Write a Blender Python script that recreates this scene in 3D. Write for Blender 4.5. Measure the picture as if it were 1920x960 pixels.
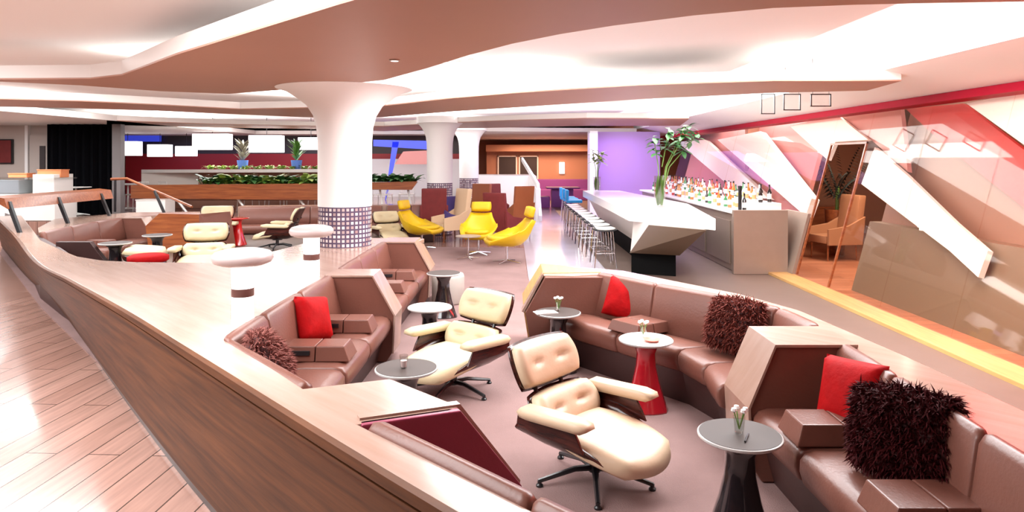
import bpy, bmesh, math, random
from mathutils import Vector, Matrix
random.seed(7)
PI = math.pi
sc = bpy.context.scene
for o in list(bpy.data.objects): bpy.data.objects.remove(o)
COL = sc.collection
# ------------------------------------------------------------------ camera, world, light, exposure
CAM_H, F = 1.9, 1280.0
cd = bpy.data.cameras.new('camera'); cam = bpy.data.objects.new('camera', cd); COL.objects.link(cam)
cam.location = (0, 0, CAM_H); cam.rotation_euler = (PI/2, 0, 0)
cd.sensor_width = 36; cd.lens = 36*F/1920; cd.shift_y = -182/1920; cd.clip_start = .05; cd.clip_end = 200
sc.camera = cam
sc.view_settings.view_transform = 'Standard'; sc.view_settings.look = 'None'
sc.view_settings.gamma = 1; sc.view_settings.use_curve_mapping = False
sc.view_settings.exposure = 0.0
w = bpy.data.worlds.new('world'); sc.world = w; w.use_nodes = True
w.node_tree.nodes['Background'].inputs[0].default_value = (1, .96, .94, 1)
w.node_tree.nodes['Background'].inputs[1].default_value = .12
def area(name, loc, sx, sy, power, col=(.95, .98, 1), rot=(0, 0, 0)):
    l = bpy.data.lights.new(name, 'AREA'); l.shape = 'RECTANGLE'; l.size = sx; l.size_y = sy; l.energy = power; l.color = col
    o = bpy.data.objects.new(name, l); COL.objects.link(o); o.location = loc; o.rotation_euler = rot
    return o
# luminous panels of the ceiling coves
area('cove_light', (-3.2, 3.3, 3.22), 4.3, 3.6, 440)
area('cove_light', (-7.6, 5.0, 3.22), 4.0, 4.2, 340)
area('cove_light', (-6.5, 9.3, 3.22), 9, 1.5, 420)
area('cove_light', (-1.2, 9.4, 3.22), 3.0, 1.2, 120)
area('cove_light', (2.7, 6.0, 3.22), 2.8, 2.9, 380)
area('cove_light', (.3, 7.2, 3.22), 2.6, 2.0, 230)
area('cove_light', (1.0, 12.0, 3.22), 6.2, 2.6, 420)
area('cove_light', (-7.5, 13.8, 3.22), 9.4, 2.4, 520)
area('cove_light', (0.8, 18.6, 3.22), 6.6, 3.4, 420)
area('cove_light', (-6.6, 20.6, 3.22), 10, 3.2, 900)
area('kitchen_fill', (-12.8, 15.0, 2.76), 3, 1.5, 240)  # added fill that lifts the left kitchen wall
area('lilac_light', (2.9, 20.6, 2.72), 2.4, 3.0, 110, (.55, .28, 1))
area('lilac_light', (3.2, 15.8, 2.74), 1.4, 3.5, 35, (.6, .35, 1))
area('red_light', (5.1, 4.6, 2.5), .15, 6.0, 90, (1, .05, .05), (0, math.radians(35), 0))
area('gallery_fill', (5.52, 4.8, 2.95), .3, 9.4, 42, (1, .92, .88))  # added fill brightening the space behind the glass
area('bulkhead_fill', (3.3, 6.5, 3.08), .25, 13, 120, (1, .98, .97), (0, math.radians(-75), 0))  # unseen wash light added to whiten the sloping bulkhead
area('bulkhead_fill', (3.1, 17, 3.08), .25, 9, 90, (1, .98, .97), (0, math.radians(-75), 0))  # same added wash for the far stretch of bulkhead
area('gallery_fill', (6.3, 11.4, 3.0), 1.0, 3.0, 150, (1, .8, .65))  # added fill for the room beyond the doorway
area('gallery_fill', (5.55, 16.0, 3.0), .35, 6.5, 70, (1, .93, .95))  # added fill on the slope behind the bar
area('red_light', (5.5, 5.8, 2.8), .25, 2.6, 45, (1, .03, .05))  # red fill added so the red panel behind the glass shows
area('amber_light', (1.6, 30.0, 2.6), 3.6, 1.5, 300, (1, .6, .38))
area('blue_light', (-10, 25.0, 2.7), 7, 1.0, 60, (.3, .4, 1))
# ------------------------------------------------------------------ materials
MATS = {}
def mat(name, col, rough=.5, metal=0, spec=.5, coat=0, coat_r=.1, emit=None, es=0, noise=None, bump=0, bscale=40, sheen=0):
    m = bpy.data.materials.new(name); m.use_nodes = True; nt = m.node_tree; b = nt.nodes['Principled BSDF']
    b.inputs['Base Color'].default_value = (*col, 1); b.inputs['Roughness'].default_value = rough
    b.inputs['Metallic'].default_value = metal; b.inputs['Specular IOR Level'].default_value = spec
    b.inputs['Coat Weight'].default_value = coat; b.inputs['Coat Roughness'].default_value = coat_r
    b.inputs['Sheen Weight'].default_value = sheen
    if emit: b.inputs['Emission Color'].default_value = (*emit, 1); b.inputs['Emission Strength'].default_value = es
    tc = nt.nodes.new('ShaderNodeTexCoord')
    if noise:
        n = nt.nodes.new('ShaderNodeTexNoise'); n.inputs['Scale'].default_value = noise[0]; n.inputs['Detail'].default_value = 5
        r = nt.nodes.new('ShaderNodeMix'); r.data_type = 'RGBA'
        r.inputs[6].default_value = (*col, 1); r.inputs[7].default_value = (*[c*noise[1] for c in col], 1)
        nt.links.new(tc.outputs['Object'], n.inputs['Vector']); nt.links.new(n.outputs['Fac'], r.inputs[0])
        nt.links.new(r.outputs[2], b.inputs['Base Color'])
    if bump:
        n2 = nt.nodes.new('ShaderNodeTexNoise'); n2.inputs['Scale'].default_value = bscale; n2.inputs['Detail'].default_value = 4
        bp = nt.nodes.new('ShaderNodeBump'); bp.inputs['Strength'].default_value = bump; bp.inputs['Distance'].default_value = .01
        nt.links.new(tc.outputs['Object'], n2.inputs['Vector']); nt.links.new(n2.outputs['Fac'], bp.inputs['Height']); nt.links.new(bp.outputs[0], b.inputs['Normal'])
    MATS[name] = m; return m
def grain(name, c1, c2, rough=.35, rot=0, scale=(1, 14, 14), coat=0, spec=.5, cr=.15):
    m = mat(name, c1, rough, spec=spec, coat=coat, coat_r=cr); nt = m.node_tree; b = nt.nodes['Principled BSDF']
    tc = nt.nodes.new('ShaderNodeTexCoord'); mp = nt.nodes.new('ShaderNodeMapping'); mp.inputs['Rotation'].default_value = (0, 0, rot)
    mp2 = nt.nodes.new('ShaderNodeMapping'); mp2.inputs['Scale'].default_value = scale
    n = nt.nodes.new('ShaderNodeTexNoise'); n.inputs['Scale'].default_value = 1.6; n.inputs['Detail'].default_value = 7; n.inputs['Roughness'].default_value = .6
    r = nt.nodes.new('ShaderNodeValToRGB'); r.color_ramp.elements[0].position = .35; r.color_ramp.elements[1].position = .68
    r.color_ramp.elements[0].color = (*c2, 1); r.color_ramp.elements[1].color = (*c1, 1)
    nt.links.new(tc.outputs['Object'], mp.inputs[0]); nt.links.new(mp.outputs[0], mp2.inputs[0]); nt.links.new(mp2.outputs[0], n.inputs['Vector'])
    nt.links.new(n.outputs['Fac'], r.inputs[0]); nt.links.new(r.outputs[0], b.inputs['Base Color'])
    return m
def planks(name, c1, c2, gap, rot, w_, h_, rough=.25, coat=0):
    m = mat(name, c1, rough, coat=coat); nt = m.node_tree; b = nt.nodes['Principled BSDF']
    tc = nt.nodes.new('ShaderNodeTexCoord'); mp = nt.nodes.new('ShaderNodeMapping'); mp.inputs['Rotation'].default_value = (0, 0, rot)
    br = nt.nodes.new('ShaderNodeTexBrick'); br.inputs['Scale'].default_value = 1; br.inputs['Brick Width'].default_value = w_; br.inputs['Row Height'].default_value = h_
    br.inputs['Mortar Size'].default_value = .005; br.inputs['Color1'].default_value = (*c1, 1); br.inputs['Color2'].default_value = (*c2, 1); br.inputs['Mortar'].default_value = (*gap, 1)
    mp2 = nt.nodes.new('ShaderNodeMapping'); mp2.inputs['Scale'].default_value = (1.5, 18, 1)
    n = nt.nodes.new('ShaderNodeTexNoise'); n.inputs['Scale'].default_value = 1.5; n.inputs['Detail'].default_value = 6
    mx = nt.nodes.new('ShaderNodeMix'); mx.data_type = 'RGBA'; mx.blend_type = 'MULTIPLY'; mx.inputs[0].default_value = .55
    L = nt.links.new
    L(tc.outputs['Object'], mp.inputs[0]); L(mp.outputs[0], br.inputs['Vector']); L(mp.outputs[0], mp2.inputs[0]); L(mp2.outputs[0], n.inputs['Vector'])
    L(br.outputs['Color'], mx.inputs[6]); L(n.outputs['Fac'], mx.inputs[7]); L(mx.outputs[2], b.inputs['Base Color'])
    return m
white = mat('white_plaster', (.86, .83, .81), .6)
ceil_m = mat('ceiling_white', (.88, .86, .85), .7)
soffit = mat('rosy_soffit', (.43, .215, .15), .5, noise=(1.2, .9))
fascia = mat('beige_fascia', (.70, .64, .60), .5)
leather = mat('brown_leather', (.195, .075, .053), .34, spec=.42, noise=(6, .8), bump=.12, bscale=60)
leather_p = mat('plum_leather', (.30, .038, .085), .35, spec=.6, noise=(5, .8), bump=.1, bscale=60)
leather_d = mat('dark_leather', (.05, .02, .018), .4, noise=(4, .7))
cream = mat('cream_leather', (.72, .53, .36), .42, noise=(5, .86), bump=.25, bscale=14)
cream2 = mat('pale_cream_leather', (.70, .58, .36), .42, noise=(5, .86), bump=.25, bscale=14)
rosew = grain('rosewood_shell', (.09, .018, .012), (.02, .006, .005), .2, scale=(3, 20, 20))
blackm = mat('black_metal', (.012, .012, .014), .3, spec=.6)
gloss_b = mat('black_gloss', (.012, .010, .012), .08, coat=1)
ledge_w = grain('ledge_wood', (.42, .28, .225), (.36, .225, .17), .17, rot=.78, scale=(.6, 7, 1), coat=0, spec=.6)
panel_w = grain('wall_panel_wood', (.15, .052, .017), (.06, .02, .007), .5, rot=.785, scale=(.7, 3, 16), spec=.25)
oak = grain('yellow_oak', (.62, .36, .13), (.48, .26, .09), .35, rot=PI/2)
brownw = grain('mahogany', (.36, .11, .035), (.2, .05, .018), .3, coat=.3)
floor_w = planks('plank_floor', (.52, .30, .24), (.42, .23, .18), (.08, .04, .03), PI/2+.05, 1.7, .21, .22, .35)
floor_o = planks('orange_plank_floor', (.62, .25, .13), (.5, .18, .09), (.2, .08, .04), 0, 1.5, .2, .3)
floor_c = mat('pale_stone_floor', (.66, .60, .68), .2, coat=.4, noise=(1.5, .85))
carpet = mat('mauve_carpet', (.36, .23, .215), .95, spec=.1, noise=(2.2, .62), bump=.6, bscale=180)
greycar = mat('taupe_floor', (.17, .115, .09), .45, noise=(3, .8))
bar_w = mat('white_solid_surface', (.84, .82, .78), .25, coat=.3)
bar_side = mat('ivory_panel', (.72, .66, .60), .3)
taupe = mat('taupe_panel', (.17, .115, .075), .4)
silver = mat('champagne_metal', (.40, .31, .25), .36, metal=.4, noise=(8, .9))
chrome = mat('chrome', (.75, .74, .74), .12, metal=1)
seatw = mat('stool_seat', (.82, .78, .70), .3)
blackk = mat('black_kickplate', (.003, .003, .003), .7, spec=.08)
yellow = mat('yellow_leather', (.68, .42, .008), .42, spec=.3, noise=(5, .85), bump=.1, bscale=20)
redf = mat('red_velvet', (.50, .003, .005), .7, spec=.12, noise=(14, .45), bump=.4, bscale=30)
darkred = mat('dark_red_fabric', (.20, .018, .018), .7, noise=(10, .6))
redg = mat('red_gloss', (.42, .01, .02), .12, coat=1)
redt = mat('bright_red_gloss', (.72, .01, .01), .2, coat=1)
redbeam = mat('crimson_paint', (.33, .004, .02), .6, spec=.15)
fur = mat('brown_fur', (.24, .06, .045), .8, spec=.1, noise=(20, .5)); fur_d = mat('maroon_fur', (.075, .008, .010), .75, spec=.12, noise=(20, .4)); fur_l = mat('dusty_fur', (.33, .12, .10), .8, spec=.1, noise=(20, .6))
furb = mat('fur_base', (.08, .03, .03), .9)
tablet = mat('grey_tabletop', (.075, .058, .052), .5, spec=.2); tablew = mat('white_tabletop', (.85, .83, .8), .3); tabler = mat('table_rim', (.5, .48, .46), .3)
lampg = mat('opal_glass', (.50, .40, .385), .3, emit=(1, .86, .84), es=.05); lamps = mat('lit_opal_stem', (1, 1, 1), .3, emit=(1, .98, .96), es=1.3)
lampb = mat('bronze_band', (.14, .06, .05), .35)
greenl = mat('green_leaf', (.14, .36, .05), .45, noise=(9, .5)); greend = mat('dark_green_leaf', (.06, .20, .05), .45, noise=(9, .5)); greeny = mat('lime_leaf', (.45, .60, .12), .5, noise=(9, .6))
stemg = mat('green_stem', (.16, .3, .06), .5)
palm_m = mat('dark_palm_leaf', (.045, .055, .045), .5, noise=(9, .5))
purple = mat('lilac_wall', (.42, .27, .58), .6)
plum = mat('plum_fabric', (.22, .05, .25), .6); navy = mat('navy_fabric', (.05, .03, .15), .7)
bluef = mat('blue_vinyl', (.01, .28, .62), .35); bluep = mat('blue_pot', (.12, .25, .75), .4)
blackc = mat('black_curtain', (.002, .002, .003), .9, spec=.05); greyp = mat('grey_pillar', (.22, .20, .20), .4)
wallb = mat('beige_wall', (.50, .42, .38), .6); redw = mat('red_wall', (.34, .012, .015), .5); darkw = mat('dark_wall', (.035, .022, .022), .5)
orangew = mat('copper_wall', (.50, .24, .15), .5); brownwall = mat('brown_wall', (.36, .17, .10), .5)
bluew = mat('blue_lit_wall', (.05, .07, .6), .5, emit=(.05, .08, .8), es=.5)
shade = mat('lit_lampshade', (.95, .93, .93), .6, emit=(1, .97, .97), es=1.3)
tanw = mat('tan_wall', (.26, .13, .085), .5, noise=(.6, .8)); pinkw = mat('pink_panel', (.48, .2, .19), .4); redwl = mat('red_reflection', (.42, .008, .012), .4)
bwhite = mat('white_reflection', (.9, .88, .86), .4)
orange = mat('orange_box', (.72, .25, .1), .5); greyg = mat('smoked_display', (.25, .27, .29), .15, coat=.6)
winep = mat('mosaic', (.8, .8, .8), .1)
def glassy(name, col, f, rough=.03, gcol=(.9, .85, .82)):
    m = bpy.data.materials.new(name); m.use_nodes = True; nt = m.node_tree; nt.nodes.clear()
    o = nt.nodes.new('ShaderNodeOutputMaterial'); t = nt.nodes.new('ShaderNodeBsdfTransparent'); g = nt.nodes.new('ShaderNodeBsdfGlossy')
    t.inputs[0].default_value = (*col, 1); g.inputs[0].default_value = (*gcol, 1); g.inputs[1].default_value = rough
    x = nt.nodes.new('ShaderNodeMixShader'); fr = nt.nodes.new('ShaderNodeLayerWeight'); fr.inputs[0].default_value = .5
    pw = nt.nodes.new('ShaderNodeMath'); pw.operation = 'POWER'; pw.inputs[1].default_value = 3
    ma = nt.nodes.new('ShaderNodeMath'); ma.operation = 'MULTIPLY_ADD'; ma.inputs[1].default_value = f*1.2; ma.inputs[2].default_value = f*.25
    L = nt.links.new
    L(fr.outputs['Facing'], pw.inputs[0]); L(pw.outputs[0], ma.inputs[0]); L(ma.outputs[0], x.inputs[0]); L(t.outputs[0], x.inputs[1]); L(g.outputs[0], x.inputs[2]); L(x.outputs[0], o.inputs[0])
    MATS[name] = m; return m
glass = glassy('tinted_glass', (.97, .92, .88), .08)
clear = glassy('clear_glass', (.92, .93, .92), .35)
def mosaic():
    m = MATS['mosaic']; nt = m.node_tree; b = nt.nodes['Principled BSDF']
    tc = nt.nodes.new('ShaderNodeTexCoord'); sp = nt.nodes.new('ShaderNodeSeparateXYZ'); at = nt.nodes.new('ShaderNodeMath'); at.operation = 'ARCTAN2'
    mu = nt.nodes.new('ShaderNodeMath'); mu.operation = 'MULTIPLY'; mu.inputs[1].default_value = .335
    cb = nt.nodes.new('ShaderNodeCombineXYZ'); br = nt.nodes.new('ShaderNodeTexBrick'); br.offset = 0
    br.inputs['Scale'].default_value = 1; br.inputs['Brick Width'].default_value = .055; br.inputs['Row Height'].default_value = .055; br.inputs['Mortar Size'].default_value = .011
    br.inputs['Color1'].default_value = (.85, .78, .76, 1); br.inputs['Color2'].default_value = (.33, .2, .2, 1); br.inputs['Mortar'].default_value = (.10, .07, .12, 1)
    L = nt.links.new
    L(tc.outputs['Object'], sp.inputs[0]); L(sp.outputs[1], at.inputs[0]); L(sp.outputs[0], at.inputs[1]); L(at.outputs[0], mu.inputs[0])
    L(mu.outputs[0], cb.inputs[0]); L(sp.outputs[2], cb.inputs[1]); L(cb.outputs[0], br.inputs['Vector']); L(br.outputs['Color'], b.inputs['Base Color'])
mosaic()
# ------------------------------------------------------------------ helpers
def P(px, py, z):
    d = F*(CAM_H-z)/(py-298.0); return ((px-960)/F*d, d, z)
def D(px, py, d): return ((px-960)/F*d, d, CAM_H-(py-298.0)/F*d)
def rayx(px, py, xf, k):      # where the sight line meets the leaning plane x = xf + k*z
    a = (px-960)/F; s = -(py-298.0)/F; d = (xf+k*CAM_H)/(a-k*s); return (a*d, d, CAM_H+s*d)
def rootloc(o):
    v = Vector(o.location)
    while o.parent: o = o.parent; v += Vector(o.location)
    return v
class MB:
    def __init__(s): s.bm = bmesh.new()
    def verts(s, pts): return [s.bm.verts.new(p) for p in pts]
    def face(s, vs):
        try: return s.bm.faces.new(vs)
        except ValueError: return None
    def poly(s, pts): s.face(s.verts(pts)); return s
    def box(s, x0, x1, y0, y1, z0, z1, M=None):
        p = [(x, y, z) for z in (z0, z1) for y in (y0, y1) for x in (x0, x1)]
        if M is not None: p = [M @ Vector(q) for q in p]
        v = s.verts(p)
        for f in ((0, 2, 3, 1), (4, 5, 7, 6), (0, 1, 5, 4), (1, 3, 7, 5), (3, 2, 6, 7), (2, 0, 4, 6)): s.face([v[i] for i in f])
        return s
    def prism(s, poly, z0, z1):
        a = s.verts([(p[0], p[1], z0) for p in poly]); b = s.verts([(p[0], p[1], z1) for p in poly]); n = len(poly)
        s.face(a[::-1]); s.face(b)
        for i in range(n): s.face([a[i], a[(i+1) % n], b[(i+1) % n], b[i]])
        return s
    def loft(s, rings, caps=True, closed=True):
        R = [s.verts(r) for r in rings]; n = len(R[0])
        for a, b in zip(R, R[1:]):
            for i in range(n if closed else n-1): s.face([a[i], a[(i+1) % n], b[(i+1) % n], b[i]])
        if caps: s.face(R[0][::-1]); s.face(R[-1])
        return s
    def lathe(s, prof, c=(0, 0, 0), seg=24, sq=0):
        rings = []
        for r, z in prof:
            ring = []
            for k in range(seg):
                t = 2*PI*k/seg; q = 1
                if sq: q = 1-sq+sq/max(abs(math.cos(t)), abs(math.sin(t)))
                ring.append((c[0]+r*q*math.cos(t), c[1]+r*q*math.sin(t), c[2]+z))
            rings.append(ring)
        return s.loft(rings)
    def tube(s, pts, r, seg=8, r2=None):
        pts = [Vector(p) for p in pts]; rings = []
        for i, p in enumerate(pts):
            t = (pts[min(i+1, len(pts)-1)]-pts[max(i-1, 0)]).normalized()
            a = t.cross(Vector((0, 0, 1)))
            if a.length < .05: a = t.cross(Vector((1, 0, 0)))
            a.normalize(); b = t.cross(a)
            rr = r if r2 is None else r+(r2-r)*i/(len(pts)-1)
            rings.append([p+a*rr*math.cos(2*PI*k/seg)+b*rr*math.sin(2*PI*k/seg) for k in range(seg)])
        return s.loft(rings)
    def pad(s, c, U, V, N, w, h, t, tb=.01, rnd=.5, cw=0, ch=0, n=12, tuft=None, e=6):
        c, U, V, N = map(Vector, (c, U, V, N)); G = {}
        for side in (0, 1):
            for i in range(n+1):
                for j in range(n+1):
                    u = -1+2*i/n; v = -1+2*j/n; edge = i in (0, n) or j in (0, n)
                    if side and edge: G[1, i, j] = G[0, i, j]; continue
                    x = u*((1-rnd)+rnd*math.sqrt(1-v*v/2)); y = v*((1-rnd)+rnd*math.sqrt(1-u*u/2))
                    m_ = max(abs(u), abs(v)); k = max(0, 1-m_**e)**.5
                    off = (t if side == 0 else -tb)*k
                    if tuft and side == 0:
                        for (a, b) in tuft: off -= t*.45*math.exp(-((x-a)**2+(y-b)**2)/.02)
                    off += cw*x*x+ch*y*y
                    G[side, i, j] = s.bm.verts.new(c+U*(x*w/2)+V*(y*h/2)+N*off)
        for side in (0, 1):
            for i in range(n):
                for j in range(n):
                    q = [G[side, i, j], G[side, i+1, j], G[side, i+1, j+1], G[side, i, j+1]]
                    s.face(q if side == 0 else q[::-1])
        return s
    def build(s, name, m, parent=None, smooth=False, bevel=0, world=False):
        bmesh.ops.recalc_face_normals(s.bm, faces=s.bm.faces[:])
        if bevel:
            bmesh.ops.bevel(s.bm, geom=[e for e in s.bm.edges if len(e.link_faces) == 2 and e.calc_face_angle(0) > .5], offset=bevel, segments=2, affect='EDGES', profile=.6)
        big = [f for f in s.bm.faces if len(f.verts) > 4]
        if big: bmesh.ops.triangulate(s.bm, faces=big)
        if world and parent: bmesh.ops.translate(s.bm, verts=s.bm.verts[:], vec=-rootloc(parent))
        me = bpy.data.meshes.new(name); s.bm.to_mesh(me); s.bm.free(); me.materials.append(m)
        if smooth:
            for p in me.polygons: p.use_smooth = True
            if smooth != 2: me.set_sharp_from_angle(angle=.7)
        o = bpy.data.objects.new(name, me); COL.objects.link(o)
        if parent: o.parent = parent
        return o
def tag(o, label=None, cat=None, group=None, kind=None):
    if label: o['label'] = label
    if cat: o['category'] = cat
    if group: o['group'] = group
    if kind: o['kind'] = kind
    return o
def thing(name, label, cat, loc=(0, 0, 0), rz=0, group=None):
    o = bpy.data.objects.new(name, None); o.empty_display_size = .1; COL.objects.link(o); o.location = loc; o.rotation_euler = (0, 0, rz)
    return tag(o, label, cat, group)
def struct(name, mb, m, label=None, **k): return tag(mb.build(name, m, **k), label, None, None, 'structure')
CH = {}
def dup(root, loc, rz=0, label=None, group=None, scale=None):
    def cp(o, par):
        c = o.copy(); COL.objects.link(c); c.parent = par
        for h in [x for x in KIDS.get(o.name, [])]: cp(h, c)
        return c
    if root.name not in KIDS:
        def walk(o):
            KIDS[o.name] = [x for x in COL.objects if x.parent == o]
            for x in KIDS[o.name]: walk(x)
        walk(root)
    r = cp(root, None); r.location = loc; r.rotation_euler = (0, 0, rz)
    if scale: r.scale = (scale,)*3
    if label: r['label'] = label
    if group: r['group'] = group
    return r
KIDS = {}
ORD = ['first', 'second', 'third', 'fourth', 'fifth', 'sixth', 'seventh', 'eighth', 'ninth', 'tenth', 'eleventh', 'twelfth', 'thirteenth']
# ------------------------------------------------------------------ room shell
struct('floor', MB().box(-18, 9, -3, 34, -.1, 0), floor_w)
struct('floor_carpet', MB().prism([(.25, 14.5), (-11.5, 15.5), (-10.2, 13.6), (-6.0, 8.7), (-2.8, 5.2), (.9, 1.1), (.9, -.5), (2.1, -.5), (2.1, 3), (2.0, 5.4), (.4, 7.0), (.25, 11)], 0, .012), carpet)
struct('floor_stone', MB().prism([(.26, 34), (.26, 11), (.35, 6.9), (1.2, 6.5), (1.6, 9.6), (1.6, 34)], 0, .008), floor_c)
struct('floor_taupe', MB().prism([(1.2, 6.4), (1.85, 5.4), (2.15, 4.8), (2.2, 0), (4.2, 0), (4.2, 34), (1.55, 34), (1.55, 9.6)], 0, .007), greycar)
struct('floor_gallery', MB().box(4.56, 9, -3, 34, 0, .01), floor_o)
struct('floor_raised', MB().prism([(-17.9, 15.8), (-7.2, 15.8), (-3, 17.5), (-1.6, 19.5), (-1.6, 33), (-17.9, 33)], .0, .45), brownw and floor_w)
struct('ceiling', MB().box(-18, 9, -3, 34, 3.25, 3.35), ceil_m)
struct('wall_left', MB().box(-18.1, -18, -3, 34, 0, 3.25), wallb)
struct('wall_back', MB().box(-18, 9, 33.4, 33.6, 0, 3.25), brownwall)
struct('wall_rear', MB().box(-18, 9, -3.1, -3, 0, 3.25), wallb)
struct('wall_right', MB().box(8.9, 9, -3, 34, 0, 3.25), tanw)
def band(near, far, extra_r=None, name='ceiling_band', z=2.8, h=.13):
    a = [P(x, y, z)[:2] for x, y in near]; b = [P(x, y, z)[:2] for x, y in far]
    poly = a+b[::-1]
    o = struct(name, MB().prism(poly, z, z+.015), soffit)
    up = MB()
    up.prism([(p[0]*1.0, p[1]) for p in poly], z+.016, z+h)
    struct(name+'_fascia', up, fascia); return a, b
# big near band
b1 = [(-1.0, 3.97), (-2.9, 5.9), (-4.2, 7.35), (-4.74, 7.68), (-5.4, 7.72), (-7, 7.78), (-11, 7.6), (-11, 7.72)]
b1 += [P(x, y, 2.8)[:2] for x, y in ((0, 153), (150, 160), (300, 171), (430, 176), (560, 166), (640, 158), (720, 150), (800, 128), (880, 103), (960, 82), (1050, 64), (1150, 48), (1300, 29), (1450, 15), (1600, 9), (1780, 5), (1920, 3))]
b1 += [(4.2, 3.85), (4.2, -2.9), (3.0, -2.9), (3.0, .2)]
struct('ceiling_band_near', MB().prism(b1, 2.8, 2.815), soffit)
struct('ceiling_band_near_fascia', MB().prism(b1, 2.816, 2.96), fascia)
band([(1690, 152), (1450, 152), (1200, 160), (960, 175), (850, 184), (728, 198), (595, 202), (450, 205), (300, 197), (150, 190), (0, 186), (-300, 184)],
     [(1625, 170), (1450, 174), (1200, 186), (960, 202), (850, 209), (715, 220), (598, 221), (480, 216), (300, 208), (150, 203), (0, 200), (-300, 197)])
band([(1292, 223), (1100, 222), (960, 226), (850, 230), (720, 237), (600, 237), (400, 233), (200, 226)],
     [(1275, 236), (1100, 236), (960, 239), (850, 241), (720, 246), (600, 242), (400, 239), (200, 234)])
struct('ceiling_band_far', MB().prism([(4.2, 23.0), (-1.0, 22.2), (-1.6, 24.8), (-17, 24.8), (-17, 33.3), (4.2, 33.3)], 2.8, 2.93), fascia)
struct('ceiling_kitchen', MB().prism([(-9.6, 12.8), (-9.35, 16), (-9.3, 24.7), (-17.9, 24.7), (-17.9, 12.2)], 2.8, 2.93), fascia)
# right side: sloping bulkhead, crimson beam, leaning glass
struct('wall_bulkhead', MB().loft([[(4.22, y, 3.25), (4.30, y, 2.93), (5.34, y, 2.68), (5.40, y, 2.70), (5.40, y, 3.25)] for y in (-2.9, 24)]), white)
struct('trim_1', MB().loft([[(5.20, y, 2.60), (5.24, y, 2.70), (5.40, y, 2.70), (5.38, y, 2.58)] for y in (-2.9, 24)]), redbeam)
struct('trim_2', MB().box(4.2, 4.54, -1, 12.3, 0, .05), oak, bevel=.008)
GX, GK = 4.55, (5.25-4.55)/2.62
def lean(y0, y1, z0, z1, off=0, t=.012):
    m_ = MB()
    m_.loft([[(GX+off+GK*z0, y, z0), (GX+off+GK*z1, y, z1), (GX+off+t+GK*z1, y, z1), (GX+off+t+GK*z0, y, z0)] for y in (y0, y1)]); return m_
k = 1
for a, b in ((-.5, 1.4), (1.408, 3.3), (3.308, 5.2), (5.208, 7.1), (7.108, 8.48), (8.488, 9.85)):
    wn = struct('window_%d' % k, lean(a, b, .05, 2.6), glass, 'leaning tinted glass wall pane'); k += 1
for a, b in ((9.87, 10.95),):
    struct('window_%d' % k, lean(a, b, 2.14, 2.6), glass); k += 1
for a, b in ((10.97, 13.6), (13.608, 15.8), (15.808, 18), (18.008, 20.6)):
    struct('window_%d' % k, lean(a, b, 1.15 if a < 18 else .05, 2.6), glass); k += 1
struct('trim_3', lean(9.84, 9.87, .05, 2.14, -.01, .03), brownw); struct('trim_4', lean(10.93, 10.96, .05, 2.14, -.01, .03), brownw)
struct('trim_5', lean(9.84, 10.96, 2.12, 2.15, -.01, .03), brownw)
o = lean(10.98, 11.9, .05, 1.02, -.06, .05).build('metal_screen', silver); tag(o, 'tilted champagne metal screen between the bar end and the doorway', 'screen')
# glass reflections modelled as coloured solid panels behind the panes
def reflection_panel(q, m_, off, label, th=.14):
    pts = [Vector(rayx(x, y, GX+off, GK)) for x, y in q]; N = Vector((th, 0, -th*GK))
    o = MB().loft([pts, [p+N for p in pts]]).build('diagonal_reflection', m_); return tag(o, label, 'reflection_panel')
reflection_panel([(1480, 236), (1570, 216), (1628, 262), (1566, 266), (1552, 300)], bwhite, .2, 'white diagonal reflection panel above the top corner of the doorway', .06)
reflection_panel([(1640, 276), (1700, 328), (1790, 416), (1852, 470), (1834, 520), (1780, 470), (1615, 345)], bwhite, .2, 'broad white diagonal reflection panel running down to the right of the doorway', .06)
reflection_panel([(1345, 262), (1425, 246), (1522, 372), (1510, 405)], bwhite, .35, 'narrow white diagonal reflection panel behind the glass above the bottles')
reflection_panel([(1270, 266), (1322, 262), (1440, 372), (1395, 372)], bwhite, .35, 'white diagonal reflection panel behind the bar nearest the lilac wall')
reflection_panel([(1576, 216), (1688, 202), (1702, 322), (1640, 268)], pinkw, .3, 'rosy diagonal reflection panel below the red ceiling panel', .06)
reflection_panel([(1698, 204), (1806, 194), (1960, 312), (1960, 420), (1850, 335), (1760, 262)], redwl, .38, 'bright red diagonal reflection panel behind the glass at the right', .06)
reflection_panel([(1812, 194), (1960, 164), (1960, 300)], bwhite, .22, 'pale triangular reflection panel at the top right behind the glass', .06)
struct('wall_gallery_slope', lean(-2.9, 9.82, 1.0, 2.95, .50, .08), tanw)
struct('wall_gallery_reflection', lean(-2.9, 9.84, .0, 1.0, .34, .2), taupe)  # taupe panel standing in for dark reflections low in the glass
struct('wall_bar_slope', lean(12.7, 21.8, .0, 2.95, .62, .08), pinkw)
# column
def column(cx, cy, name_l, z0=.8, r=.335, fl=1):
    t = thing('round_column', name_l, 'column', (cx, cy, z0))
    h = 1.3-z0
    MB().lathe([(r, 0), (r, h)], seg=40).build('mosaic_band', winep, t, True)
    MB().lathe([(r+.004, h), (r+.004, 2.1-z0), (r+.02*fl, 2.3-z0), (r+.06*fl, 2.45-z0), (r+.14*fl, 2.58-z0), (r+.27*fl, 2.68-z0), (r+.40*fl, 2.76-z0), (r+.52*fl, 2.795-z0), (r+.52*fl, 2.95-z0)], seg=48).build('flared_shaft', white, t, True)
    return t
column(-2.14, 8.75, 'large white flared column rising from the long ledge')
column(-1.82, 17.2, 'middle white flared column behind the yellow chairs', .02, .32, .5)
column(-1.35, 21.4, 'far white flared column beside the pale low wall', .02, .3, .5)
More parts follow.
